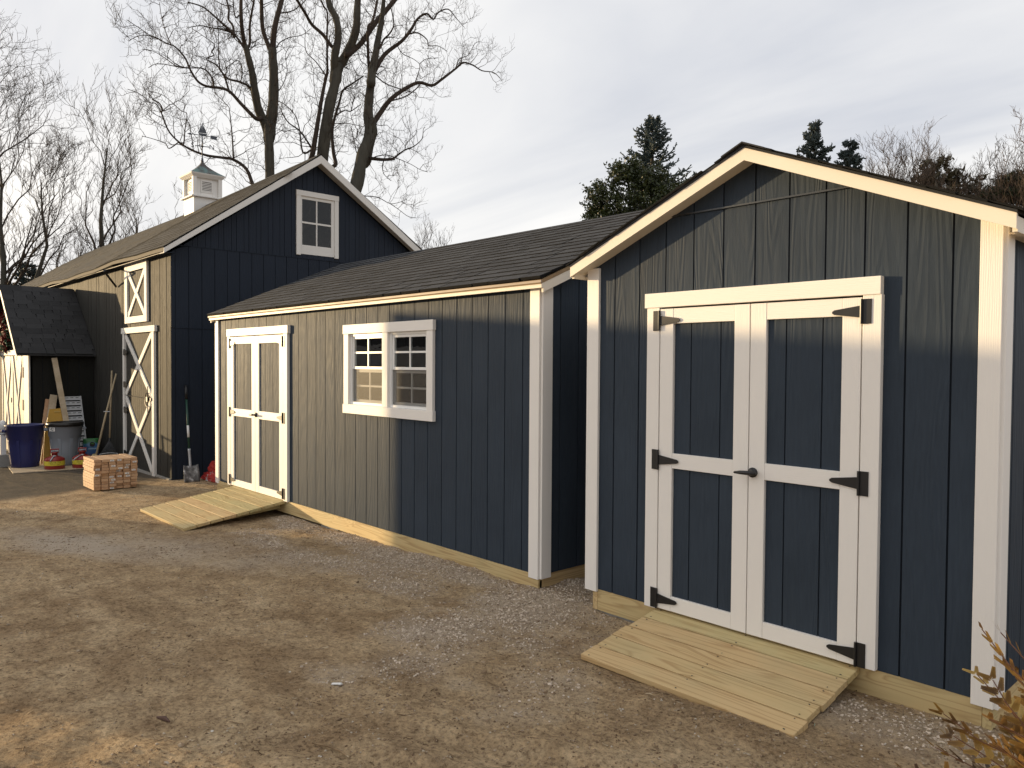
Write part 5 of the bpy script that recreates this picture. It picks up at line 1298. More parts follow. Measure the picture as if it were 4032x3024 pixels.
for i in range(nz):
    t = i / (nz - 1); z = 0.235 + (tipz - 0.235) * t; xb = -1.742 + 0.13 * t
    for j in range(nx):
        s = j / (nx - 1) * 2 - 1; w = 0.112 + 0.010 * t - 0.010 * (t > 0.95)
        bl.v.append((xb + 0.032 * s * s * (1 - 0.4 * t) + 0.010 * math.exp(-(s / 0.16) ** 2) * (1 - t), 0.23 + s * w - 0.02 * t, z + 0.02 * abs(s) ** 3 * (1 - t)))
bl.f = [(i * nx + j, i * nx + j + 1, (i + 1) * nx + j + 1, (i + 1) * nx + j) for i in range(nz - 1) for j in range(nx - 1)]
n_ = N('worn_shovel_steel'); c_ = n_.coord(); w_ = n_.noise(c_, 11, 4)
M_BLADE = n_.done(n_.ramp(w_, [(0.42, (0.10, 0.095, 0.09)), (0.56, (0.24, 0.23, 0.22)), (0.68, (0.62, 0.61, 0.60))]), 0.45, 0.5, None, metal=0.35)
bo = obj('blade', bl, M_BLADE, sh, smooth=True); so = bo.modifiers.new('solid', 'SOLIDIFY'); so.thickness = 0.003
rbg = thing('red_bags', 'crumpled red and white bags dumped between barn and long shed', 'bags', (-1.45, 0.55, gz(-1.4)))
def crumple(x0, x1, y0, y1, z0, z1, seed, amp=0.009, n=5):
    g = np.random.default_rng(seed); bm = bmesh.new(); bmesh.ops.create_cube(bm, size=1.0); bmesh.ops.subdivide_edges(bm, edges=bm.edges[:], cuts=n, use_grid_fill=True)
    me = bpy.data.meshes.new('bag'); 
    for v in bm.verts:
        s = 1 - 0.35 * max(0, v.co.z) * (abs(v.co.x) + abs(v.co.y))
        x = v.co.x * s; y = v.co.y * s
        v.co = ((x0 + x1) / 2 + x * (x1 - x0) + g.normal(0, amp), (y0 + y1) / 2 + y * (y1 - y0) + g.normal(0, amp), (z0 + z1) / 2 + v.co.z * (z1 - z0) * (1 - 0.3 * abs(x)) + (g.normal(0, amp * 0.7) if v.co.z > -0.4 else 0))
    bm.to_mesh(me); bm.free(); return me
n_ = N('red_bag_print'); c_ = n_.coord()
M_RBAG = n_.done(n_.ramp(n_.noise(c_, 5.5, 3), [(0.50, (0.40, 0.035, 0.03)), (0.56, (0.42, 0.05, 0.04)), (0.60, (0.48, 0.44, 0.43))]), 0.3, 0.5)
obj('bag', crumple(-1.82, -1.25, 0.44, 0.95, gz(-1.5), 0.13, 8), M_RBAG, rbg)
obj('bag', crumple(-1.72, -1.25, 0.50, 0.90, 0.12, 0.29, 9), M_RBAG, rbg)

# small things lying in the yard
def ghz(x, y): return float(height(np.array([x]), np.array([y]))[0])
zz = ghz(6.606, -2.0)
o = obj('paper_scrap', MB().obox((6.606, -2.0, zz + 0.008), (0.022, 0.014, 0.003), (-0.005, 0.008, 0), (0, 0, 0.002)).obox((6.631, -1.99, zz + 0.010), (0.010, -0.012, 0.004), (0.005, 0.004, 0), (0, 0, 0.002)), M_STICKW)
tag(o, 'tiny white scrap lying on the dirt left of the gravel', 'scrap')
zz = ghz(7.21, -2.36)
o = obj('twig', MB().tube([(7.10, -2.40, zz + 0.010), (7.18, -2.365, zz + 0.014), (7.25, -2.345, zz + 0.012), (7.31, -2.34, zz + 0.008)], [0.004, 0.005, 0.005, 0.003], 6), M_CHIP)
tag(o, 'bent brown twig lying on the dirt near the bottom centre', 'twig')
zz = ghz(6.405, -2.80)
o = obj('bark_piece', MB().tube([(6.36, -2.82, zz + 0.006), (6.405, -2.80, zz + 0.010), (6.45, -2.79, zz + 0.006)], [0.004, 0.012, 0.003], 7), mat_plain('dark_bark_piece', (0.10, 0.055, 0.04), 0.8))
tag(o, 'dark curled bark piece on the dirt at lower left', 'bark')

# limbs of the big tree: (x, y, z, radius) in metres
BIG_TREE = [
 [(-10.04,5.46,4.13,0.163),(-9.92,5.34,6.2,0.125),(-9.91,5.3,7.57,0.106),(-10.01,5.33,8.05,0.101),(-10.12,5.36,8.45,0.096)],
 [(-10.08,5.37,7.97,0.122),(-10.17,5.4,8.04,0.12),(-10.19,5.34,8.36,0.111),(-10.18,5.12,8.74,0.1),(-10.03,4.95,9.16,0.089),(-9.88,4.81,9.57,0.079),(-9.84,4.67,10.01,0.069),(-9.87,4.62,10.25,0.065)],
 [(-9.97,4.66,10.24,0.062),(-9.82,4.51,10.61,0.054),(-9.68,4.42,10.97,0.048),(-9.65,4.41,11.32,0.044),(-9.62,4.43,11.79,0.039)],
 [(-9.96,4.69,10.2,0.036),(-10.05,4.82,10.44,0.035),(-10.06,4.82,10.9,0.032),(-10.0,4.87,11.34,0.029),(-10.01,4.92,11.6,0.028),(-10.11,5.02,12.04,0.026)],
 [(-10.07,5.37,8.02,0.141),(-10.23,5.48,8.4,0.133),(-10.29,5.6,9.13,0.12),(-10.25,5.59,9.88,0.107),(-10.34,5.6,10.41,0.1),(-10.39,5.62,10.59,0.098)],
 [(-10.47,5.66,10.57,0.087),(-10.51,5.75,11.28,0.078),(-10.68,6.04,12.19,0.07),(-10.85,6.26,12.85,0.066)],
 [(-10.47,5.66,10.52,0.064),(-10.41,5.59,10.51,0.063),(-10.47,5.53,10.71,0.061),(-10.56,5.41,11.19,0.057),(-10.37,5.29,11.85,0.051),(-10.25,5.19,12.17,0.048)],
 [(-10.07,5.15,8.51,0.059),(-9.83,4.89,8.38,0.055),(-9.83,4.48,8.68,0.046),(-9.86,4.2,8.93,0.04),(-9.91,3.98,8.99,0.037),(-9.98,3.64,8.97,0.033),(-10.0,3.42,9.04,0.03),(-9.97,3.25,9.22,0.026),(-9.94,3.17,9.33,0.025),(-9.86,3.03,9.52,0.022),(-9.75,2.76,9.67,0.018),(-9.66,2.52,9.66,0.015),(-9.5,2.19,9.67,0.012),(-9.33,1.82,9.54,0.008),(-9.17,1.53,9.29,0.005)],
 [(-9.71,3.09,9.22,0.018),(-9.88,2.85,9.25,0.013),(-10.17,2.68,9.47,0.01),(-10.4,2.47,9.66,0.007),(-10.51,2.22,9.69,0.004)],
 [(-9.51,2.59,9.59,0.014),(-9.74,2.54,9.96,0.01),(-9.9,2.49,10.38,0.007),(-10.16,2.53,10.82,0.004)],
 [(-9.39,2.09,9.61,0.01),(-9.36,2.1,9.6,0.01),(-9.24,1.76,9.68,0.006),(-9.2,1.5,9.76,0.004)],
 [(-9.87,3.75,8.94,0.025),(-10.0,3.82,9.04,0.024),(-10.09,3.78,9.3,0.021),(-10.2,3.63,9.48,0.018),(-10.32,3.42,9.48,0.015),(-10.49,3.18,9.47,0.013),(-11.0,2.77,9.61,0.008),(-11.27,2.6,9.53,0.005)],
 [(-9.92,4.22,8.95,0.031),(-10.05,4.25,8.99,0.03),(-10.16,4.2,9.32,0.025),(-10.22,4.1,9.56,0.022),(-10.26,3.97,9.7,0.02),(-10.32,3.75,9.8,0.017),(-10.24,3.92,9.92,0.015),(-10.26,3.87,10.01,0.014),(-10.25,3.94,10.2,0.012),(-10.41,3.74,10.4,0.009),(-10.69,3.51,10.64,0.006)],
 [(-10.14,4.03,9.57,0.018),(-10.35,4.09,10.0,0.014),(-10.45,4.12,10.65,0.009),(-10.59,4.15,10.97,0.007)],
 [(-10.04,4.96,9.15,0.04),(-10.11,4.93,9.15,0.039),(-10.07,4.79,9.28,0.035),(-10.01,4.51,9.31,0.03),(-9.98,4.2,9.3,0.026),(-9.99,4.06,9.41,0.024),(-10.02,3.97,9.52,0.022)],
 [(-10.03,4.52,9.31,0.015),(-10.04,4.57,9.39,0.014),(-10.25,4.69,9.77,0.012),(-10.41,4.65,10.03,0.01),(-10.56,4.49,9.92,0.009),(-10.69,4.36,9.78,0.007)],
 [(-9.97,4.66,10.23,0.036),(-9.87,4.58,10.19,0.035),(-9.83,4.39,10.37,0.028),(-9.84,4.24,10.47,0.025),(-9.84,3.96,10.48,0.02),(-9.8,3.65,10.42,0.016),(-9.69,3.36,10.35,0.012),(-9.5,2.95,10.1,0.007)],
 [(-9.82,4.24,10.45,0.036),(-9.72,4.22,10.42,0.035),(-9.72,3.95,10.58,0.028),(-9.74,3.72,10.73,0.024),(-9.67,3.42,10.83,0.019),(-9.51,3.0,10.76,0.014)],
 [(-9.84,4.3,10.42,0.032),(-9.78,4.27,10.36,0.032),(-9.9,4.29,10.69,0.029),(-10.04,4.23,10.89,0.027),(-10.13,4.28,11.2,0.026),(-10.18,4.24,11.44,0.024),(-10.18,4.19,11.71,0.022)],
 [(-9.77,4.46,11.0,0.018),(-9.84,4.45,11.01,0.018),(-9.92,4.38,10.94,0.017),(-9.98,4.35,11.17,0.016),(-10.12,4.39,11.47,0.015)],
 [(-10.5,5.69,10.7,0.019),(-10.55,5.81,10.74,0.017),(-10.55,5.92,10.92,0.015),(-10.5,6.17,11.11,0.012),(-10.51,6.58,11.31,0.009),(-10.6,6.91,11.62,0.006)],
 [(-10.66,5.94,11.82,0.023),(-10.64,6.0,11.8,0.021),(-10.72,6.37,12.0,0.017),(-10.84,6.69,12.3,0.014),(-10.89,6.89,12.54,0.012)],
 [(-10.26,5.59,9.4,0.015),(-10.1,5.65,9.37,0.014),(-9.99,5.76,9.6,0.011),(-9.92,5.83,9.95,0.009),(-9.83,5.73,10.3,0.007),(-9.63,5.77,10.5,0.005)],
 [(-10.06,5.41,6.18,0.063),(-9.85,5.12,6.22,0.058),(-9.93,4.86,6.59,0.051),(-10.0,4.69,7.03,0.045),(-10.13,4.39,7.25,0.04),(-10.21,4.16,7.27,0.037),(-10.34,3.7,7.29,0.032),(-10.38,3.22,7.42,0.026),(-10.29,2.8,7.68,0.021),(-10.07,2.53,8.06,0.016),(-9.96,2.37,8.22,0.013),(-9.9,2.2,8.19,0.011),(-9.84,2.09,8.26,0.01),(-9.75,1.88,8.32,0.008),(-9.66,1.63,8.32,0.005)],
 [(-9.95,2.49,8.02,0.021),(-10.0,2.53,8.15,0.019),(-10.11,2.48,8.31,0.016),(-10.19,2.35,8.39,0.014)],
 [(-10.07,2.96,7.43,0.018),(-10.16,2.94,7.4,0.016),(-10.34,2.8,7.28,0.013),(-10.41,2.73,7.41,0.011),(-10.57,2.47,7.51,0.008),(-10.77,2.28,7.58,0.005)],
 [(-10.08,3.04,7.38,0.018),(-10.02,3.06,7.4,0.017),(-10.1,3.12,7.8,0.014),(-10.28,3.23,8.24,0.011),(-10.45,3.13,8.35,0.01),(-10.93,2.86,8.79,0.007),(-11.17,2.55,8.89,0.004)],
 [(-10.08,3.31,7.29,0.013),(-10.03,3.3,7.26,0.012),(-9.88,3.21,7.54,0.009),(-9.66,3.06,7.85,0.005)],
 [(-10.02,4.35,7.23,0.025),(-10.12,4.35,7.93,0.017),(-10.43,4.41,8.61,0.011),(-10.53,4.4,8.78,0.01),(-10.87,4.16,9.18,0.006)],
 [(-9.58,6.38,4.17,0.215),(-9.59,6.58,6.33,0.171),(-9.2,6.54,7.67,0.145),(-9.07,6.64,8.82,0.128),(-9.09,6.85,9.63,0.117),(-9.19,6.95,10.19,0.111)],
 [(-9.28,6.93,9.7,0.115),(-9.15,6.87,10.06,0.103),(-9.03,6.81,10.37,0.095),(-8.9,6.84,10.84,0.085),(-8.95,6.8,11.34,0.077),(-9.06,6.66,11.69,0.07),(-9.08,6.58,12.2,0.062)],
 [(-9.26,6.93,9.77,0.133),(-9.33,7.0,9.79,0.132),(-9.39,7.12,10.2,0.121),(-9.38,7.22,10.37,0.117),(-9.27,7.42,10.81,0.106),(-9.13,7.54,11.32,0.094),(-9.09,7.55,11.88,0.083),(-9.17,7.66,12.59,0.071)],
 [(-9.21,7.28,10.57,0.078),(-9.13,7.28,10.53,0.077),(-9.23,7.79,11.06,0.076),(-9.32,8.27,11.76,0.074),(-9.24,8.6,12.21,0.072),(-9.13,8.88,12.63,0.071),(-9.06,9.12,13.07,0.07)],
 [(-9.1,6.89,10.57,0.055),(-9.03,6.7,10.59,0.052),(-9.05,6.46,10.83,0.048),(-9.07,6.14,11.01,0.044),(-8.96,5.89,11.19,0.041),(-8.81,5.63,11.33,0.038),(-8.67,5.4,11.44,0.035)],
 [(-9.44,6.64,7.37,0.089),(-9.44,6.28,7.31,0.08),(-9.29,6.28,7.64,0.073),(-9.16,6.35,8.4,0.06),(-9.14,6.48,9.18,0.049),(-9.04,6.54,9.67,0.042),(-8.97,6.56,9.83,0.04)],
 [(-8.89,6.46,9.66,0.018),(-8.83,6.14,9.93,0.014),(-8.75,5.81,10.08,0.011),(-8.69,5.73,10.33,0.009),(-8.65,5.73,10.61,0.007)],
 [(-9.44,6.64,7.27,0.067),(-9.31,6.98,7.41,0.058),(-9.5,7.03,7.82,0.052),(-9.76,7.14,8.58,0.043),(-9.76,7.38,9.42,0.032),(-9.71,7.47,9.74,0.028),(-9.51,7.78,10.03,0.022),(-9.42,7.96,10.19,0.019)],
 [(-8.84,6.48,9.77,0.029),(-8.48,6.26,10.54,0.025),(-8.41,6.24,11.12,0.023),(-8.41,6.11,11.3,0.022),(-8.34,5.94,11.51,0.021)],
 [(-9.65,7.22,9.02,0.023),(-9.66,7.23,8.97,0.021),(-9.77,7.56,9.2,0.018),(-9.8,7.76,9.22,0.016),(-9.79,8.1,9.5,0.012)],
 [(-9.62,7.11,8.68,0.013),(-9.6,7.17,8.69,0.012),(-9.67,7.63,8.8,0.01),(-9.6,8.08,8.79,0.008)],
 [(-9.63,7.9,8.71,0.012),(-9.68,7.88,8.44,0.01),(-9.69,7.93,8.64,0.009),(-10.01,7.89,9.19,0.008),(-10.18,8.11,9.83,0.006)],
 [(-9.43,6.36,7.67,0.033),(-9.46,6.4,7.69,0.032),(-9.28,6.09,7.92,0.025),(-9.16,5.8,8.11,0.021),(-9.13,5.47,8.25,0.016),(-9.12,5.26,8.52,0.011),(-9.07,5.08,8.82,0.007)],
 [(-9.37,6.27,7.72,0.029),(-9.26,5.96,7.57,0.025),(-8.99,5.72,8.1,0.017),(-8.91,5.55,8.41,0.013),(-8.86,5.28,8.58,0.01),(-8.77,4.99,8.63,0.007)],
 [(-9.23,7.02,4.19,0.244),(-8.85,7.12,5.94,0.183),(-8.67,7.3,6.85,0.16),(-8.68,7.48,7.66,0.142),(-8.7,7.72,8.28,0.129),(-8.85,7.77,8.9,0.118),(-8.95,7.87,9.46,0.108),(-9.0,7.97,10.02,0.097),(-9.04,7.98,10.38,0.09)],
 [(-8.9,7.58,7.53,0.126),(-8.9,7.72,7.55,0.122),(-8.74,7.77,8.1,0.108),(-8.66,7.82,8.38,0.102),(-8.73,7.8,8.75,0.096)],
 [(-8.76,7.81,10.1,0.044),(-8.86,7.82,10.18,0.044),(-8.74,7.7,10.53,0.041),(-8.5,7.55,11.18,0.036),(-8.42,7.64,11.35,0.035),(-8.38,7.77,11.96,0.033)],
 [(-8.76,7.8,9.81,0.111),(-8.63,7.73,9.73,0.109),(-8.69,7.8,10.13,0.096),(-8.77,7.96,10.61,0.085),(-8.87,8.11,11.15,0.074),(-8.89,8.25,11.77,0.061),(-8.82,8.26,12.27,0.049),(-8.75,8.25,12.64,0.041)],
 [(-8.77,7.82,9.93,0.082),(-8.82,7.88,9.98,0.08),(-8.89,8.05,10.3,0.072),(-8.94,8.41,10.83,0.061),(-8.82,8.87,11.27,0.05),(-8.71,9.12,11.63,0.043),(-8.61,9.31,12.0,0.036),(-8.46,9.53,12.16,0.03),(-8.36,9.69,12.01,0.026),(-8.29,9.81,12.22,0.023),(-8.15,10.08,12.36,0.018),(-8.07,10.33,12.14,0.012),(-8.03,10.61,11.94,0.006)],
 [(-8.74,7.84,8.53,0.089),(-8.84,7.86,8.57,0.087),(-8.93,8.25,9.1,0.075),(-8.94,8.54,9.49,0.068),(-8.88,8.88,9.82,0.06),(-8.68,9.37,10.16,0.051),(-8.47,9.72,10.11,0.044),(-8.32,9.95,10.29,0.039),(-8.06,10.33,10.67,0.03),(-7.96,10.5,10.85,0.026),(-7.81,10.76,10.8,0.022),(-7.69,11.02,10.67,0.017),(-7.54,11.37,10.66,0.012),(-7.48,11.65,10.47,0.007)],
 [(-8.56,9.15,10.01,0.019),(-8.52,9.15,10.04,0.018),(-8.64,9.4,10.56,0.012),(-8.73,9.49,10.77,0.011),(-8.75,9.74,10.98,0.009),(-8.66,10.09,11.08,0.005)],
 [(-8.17,10.41,10.72,0.017),(-8.22,10.45,10.78,0.017),(-8.2,10.55,11.04,0.013),(-8.06,10.79,11.18,0.01),(-8.07,11.04,11.59,0.007),(-8.06,11.22,11.71,0.006)],
 [(-8.74,8.4,9.4,0.023),(-8.72,8.42,9.4,0.022),(-8.55,8.85,9.6,0.019),(-8.53,9.26,9.96,0.016),(-8.54,9.31,10.11,0.015)],
 [(-8.77,7.87,10.0,0.022),(-8.72,7.9,10.01,0.021),(-8.33,8.02,9.7,0.016),(-7.97,8.27,9.52,0.011)],
 [(-8.62,8.99,11.49,0.027),(-8.68,9.03,11.49,0.026),(-8.55,9.27,11.55,0.021),(-8.43,9.51,11.39,0.016),(-8.46,9.6,11.24,0.013),(-8.41,9.9,11.31,0.01),(-8.39,10.24,11.23,0.006)],
 [(-8.77,7.99,10.78,0.034),(-8.68,8.05,10.81,0.031),(-8.58,8.11,11.03,0.027),(-8.42,8.19,11.16,0.024),(-8.21,8.2,11.33,0.02),(-8.07,8.08,11.5,0.017),(-7.98,7.96,11.66,0.014)],
 [(-8.68,8.66,11.09,0.015),(-8.76,8.67,11.12,0.014),(-8.77,8.87,10.91,0.012),(-8.7,9.21,10.82,0.009),(-8.73,9.46,10.76,0.008)],
 [(-8.82,7.7,7.62,0.056),(-8.73,7.77,7.64,0.052),(-8.4,7.98,7.58,0.045),(-8.18,8.22,7.61,0.04)],
 [(-8.15,8.2,7.59,0.027),(-8.22,8.21,7.62,0.027),(-7.93,8.37,7.82,0.02),(-7.64,8.5,7.9,0.015),(-7.41,8.61,8.08,0.011),(-7.36,8.62,8.33,0.008),(-7.33,8.66,8.4,0.007)],
 [(-8.61,7.86,7.61,0.017),(-8.56,7.82,7.66,0.016),(-8.43,8.11,7.74,0.013),(-8.36,8.42,7.69,0.011),(-8.29,8.84,7.59,0.008),(-8.19,9.11,7.46,0.007),(-8.06,9.3,7.4,0.005)],
 [(-8.42,8.0,7.58,0.017),(-8.45,8.04,7.59,0.016),(-8.51,8.03,7.42,0.013),(-8.53,8.1,7.21,0.009),(-8.56,8.36,7.07,0.006)],
 [(-9.01,7.39,6.47,0.019),(-8.95,7.72,6.6,0.015),(-8.81,8.09,6.59,0.012),(-8.77,8.45,6.47,0.009),(-8.76,8.75,6.54,0.007),(-8.75,9.03,6.67,0.006)],
 [(-8.82,8.48,6.49,0.011),(-8.8,8.8,6.34,0.008),(-8.81,9.1,6.2,0.006),(-8.73,9.3,6.16,0.005)],
 [(-7.86,8.39,7.83,0.015),(-7.91,8.39,7.85,0.014),(-7.91,8.44,8.04,0.011),(-7.87,8.71,8.31,0.007),(-7.95,8.82,8.53,0.005)],
 [(-8.88,7.6,7.68,0.015),(-8.87,7.41,7.76,0.014),(-8.85,7.32,8.05,0.012),(-8.83,7.2,8.43,0.011)]
]

# ------------------------------------------------------------------ trees
def mat_bark(name, a, b, scale=1.0):
    n = N(name); c = n.coord(); v = n.noise(n.mapping(c, (14 * scale, 14 * scale, 3 * scale)), 1.0, 5, 0.65); p = n.noise(c, 2.2, 3)
    col = n.mix(v, a, b); col = n.mix(n.math('MULTIPLY', p, 0.5), col, tuple(x * 0.6 for x in a))
    return n.done(col, 0.9, 0.2, v, 0.7, 0.02)
M_BARK = mat_bark('grey_green_bark', (0.048, 0.045, 0.036), (0.120, 0.113, 0.092))
M_TWIG = mat_plain('dark_twigs', (0.055, 0.042, 0.034), 0.85, 0.2, 0.2, 3)
M_TWIG2 = mat_plain('brown_twigs', (0.055, 0.042, 0.033), 0.85, 0.2, 0.2, 3)
M_TWIG3 = mat_plain('tan_twigs', (0.105, 0.080, 0.062), 0.85, 0.2, 0.25, 3)
bt_ = thing('bare_plane_tree', 'huge bare many-stemmed tree towering behind the barn', 'tree', (-9.3, 6.6, 0))
big_tubes, lim = [], []
for i, poly in enumerate(BIG_TREE):
    poly = [tuple(p) for p in poly]
    if poly[0][3] > 0.14 and poly[0][2] < 4.6:
        f = poly[0]; poly = [(f[0] * 0.5 - 9.3 * 0.5, f[1] * 0.5 + 6.6 * 0.5, -0.1, f[3] * 1.25)] + poly
    sp = smooth_poly(poly, 4)
    r = [max(0.008, p[3]) for p in sp]
    if poly[0][3] > 0.10:
        rr = [q * 1.16 * (1 + 0.05 * math.sin(k * 1.7 + i)) for k, q in enumerate(r)]
        obj('trunk' if poly[0][3] > 0.14 else 'limb', MB().tube([p[:3] for p in sp], rr, 12), M_BARK, bt_, smooth=True)
    else:
        lim.append((sp, r))
lm = MB()
for sp, r in lim: lm.tube([p[:3] for p in sp], r, 7)
obj('branches', lm, M_TWIG, bt_, smooth=True)
src = []
for poly in BIG_TREE:
    seg = polyline_tubes([p for p in poly], 0.55)
    keep = seg[:, :, 3].mean(1) < 0.15
    if keep.any(): src.append(seg[keep])
src = np.concatenate(src); thick = src[:, :, 3].mean(1)
P0, R0 = src[:, :, :3], np.clip(src[:, :, 3], 0.0, 0.024)
tw = []
P1, R1 = spawn(P0, R0, 3, 0.5, 1.35, 1.0, 0.05, 0.35, 0.0, 0.5, 6, 0.035, 0.0075)
P2, R2 = spawn(P1, R1, 4, 0.30, 0.75, 0.95, 0.1, 0.45, 0.2, 0.6, 5, 0.04, 0.0052)
k = RNG.uniform(size=len(P2)) < 0.85
P3, R3 = spawn(P2[k], R2[k], 3, 0.14, 0.36, 0.9, 0.2, 0.6, 0.25, 0.65, 4, 0.05, 0.0042)
V, Q = merge([tubes(P1, R1, 4), tubes(P2, R2, 3), tubes(P3, R3, 3)])
obj('twigs', np_mesh('twigs', V, Q), M_TWIG, bt_, kind='stuff')

def bare_tree(label, x, y, h, r, seed, mat=M_TWIG2, stems=1, spread=0.55, name='bare_tree', n1=9, up=0.45, group='bare trees beyond the yard', lean=(0, 0), z0=0.0, n3=5, tw=0.006, first=0.25):
    global RNG
    keep, RNG = RNG, np.random.default_rng(seed)
    t = thing(name, label, 'tree', (x, y, z0), group)
    tr = []
    for s in range(stems):
        a = RNG.uniform(0, 6.28); sp = 0.0 if stems == 1 else 0.28
        top = np.array([x + lean[0] + math.cos(a) * sp * h, y + lean[1] + math.sin(a) * sp * h, z0 + h * RNG.uniform(0.82, 1.0)])
        s_ = np.linspace(0, 1, 8)[:, None]; b = np.array([x + math.cos(a) * 0.1 * (stems > 1), y + math.sin(a) * 0.1 * (stems > 1), z0 - 0.1])
        c = b + (top - b) * np.concatenate([s_ ** 1.25, s_ ** 1.25, s_], 1) + np.concatenate([np.zeros((1, 3)), RNG.normal(0, 0.012 * h, (7, 3)) * np.array([1, 1, 0.2])])
        tr.append(c)
    P = np.array(tr); R = np.repeat((r * (1 if stems == 1 else 0.6) * np.linspace(1, 0.12, 8))[None], stems, 0)
    for i in range(stems): obj('trunk', MB().tube([tuple(p) for p in P[i]], list(R[i]), 9), M_BARK if mat is not M_TWIG3 else mat, t, smooth=True)
    P1, R1 = spawn(P, R, n1, 0.30 * h, 0.52 * h, spread * 1.5, up, 0.30, first, 0.5, 7, 0.022, 0.014)
    P2, R2 = spawn(P1, R1, 7, 0.12 * h, 0.25 * h, spread * 1.35, up * 0.8, 0.25, 0.15, 0.5, 6, 0.03, 0.009)
    P3, R3 = spawn(P2, R2, n3, 0.05 * h, 0.12 * h, spread * 1.4, up * 0.7, 0.25, 0.15, 0.6, 5, 0.04, tw)
    P4, R4 = spawn(P3, R3, 3, 0.02 * h, 0.05 * h, spread * 1.4, up * 0.7, 0.25, 0.2, 0.7, 4, 0.04, tw * 0.8)
    V, Q = merge([tubes(P1, R1, 5), tubes(P2, R2, 4)]); obj('branches', np_mesh('branches', V, Q), mat, t)
    V, Q = merge([tubes(P3, R3, 3), tubes(P4, R4, 3)]); obj('twigs', np_mesh('twigs', V, Q), mat, t, kind='stuff')
    RNG = keep
    return t
bare_tree('bare tree with dark straight trunk left of the cupola', -24.4, 5.0, 11.0, 0.20, 5, up=0.62, n1=13, spread=0.50, tw=0.0085)
bare_tree('bare spreading tree whose branches enter at the left photo edge', -23.6, -0.9, 14.5, 0.17, 8, spread=0.65, up=0.3, n1=15, lean=(0.6, 0.9), tw=0.008)
bare_tree('thin bare tree rising just left of the dark-trunked tree', -25.5, 2.9, 9.2, 0.16, 12, up=0.5, n1=12, tw=0.0085)
bare_tree('thin bare tree above the small steep shed roof', -24.5, 1.3, 10.2, 0.18, 15, up=0.5, n1=13, tw=0.0085)
bare_tree('short bare tree half hidden by the barn roof slope', -27.0, 6.9, 8.8, 0.17, 18, up=0.5, n1=12, tw=0.0085)
bare_tree('bushy bare shrub showing above the long shed roof', -10.2, 11.7, 5.4, 0.08, 22, stems=4, up=0.75, spread=0.42, name='bare_shrub', n1=7, tw=0.0045)
bare_tree('low bare shrub between barn gable and long shed roof', -11.7, 10.8, 5.2, 0.07, 23, stems=4, up=0.7, spread=0.42, name='bare_shrub', n1=6, tw=0.0045)
bare_tree('tall tan bare tree at right above the near shed roof', 0.7, 27.6, 8.6, 0.13, 31, mat=M_TWIG3, stems=5, up=0.45, spread=0.5, n1=13, tw=0.008)
bare_tree('tan bare tree left of the tallest one at right', -1.5, 27.6, 7.9, 0.11, 34, mat=M_TWIG3, stems=4, up=0.6, spread=0.42, n1=12, tw=0.008)
bare_tree('tan bare tree at far right beside the dark pine', 1.9, 28.2, 7.8, 0.11, 37, mat=M_TWIG3, stems=4, up=0.6, spread=0.45, n1=12, tw=0.008)
bare_tree('faint bare tree between the two small spruces', -2.9, 31.0, 7.6, 0.11, 39, mat=M_TWIG3, stems=3, up=0.6, spread=0.42, n1=8, tw=0.007)

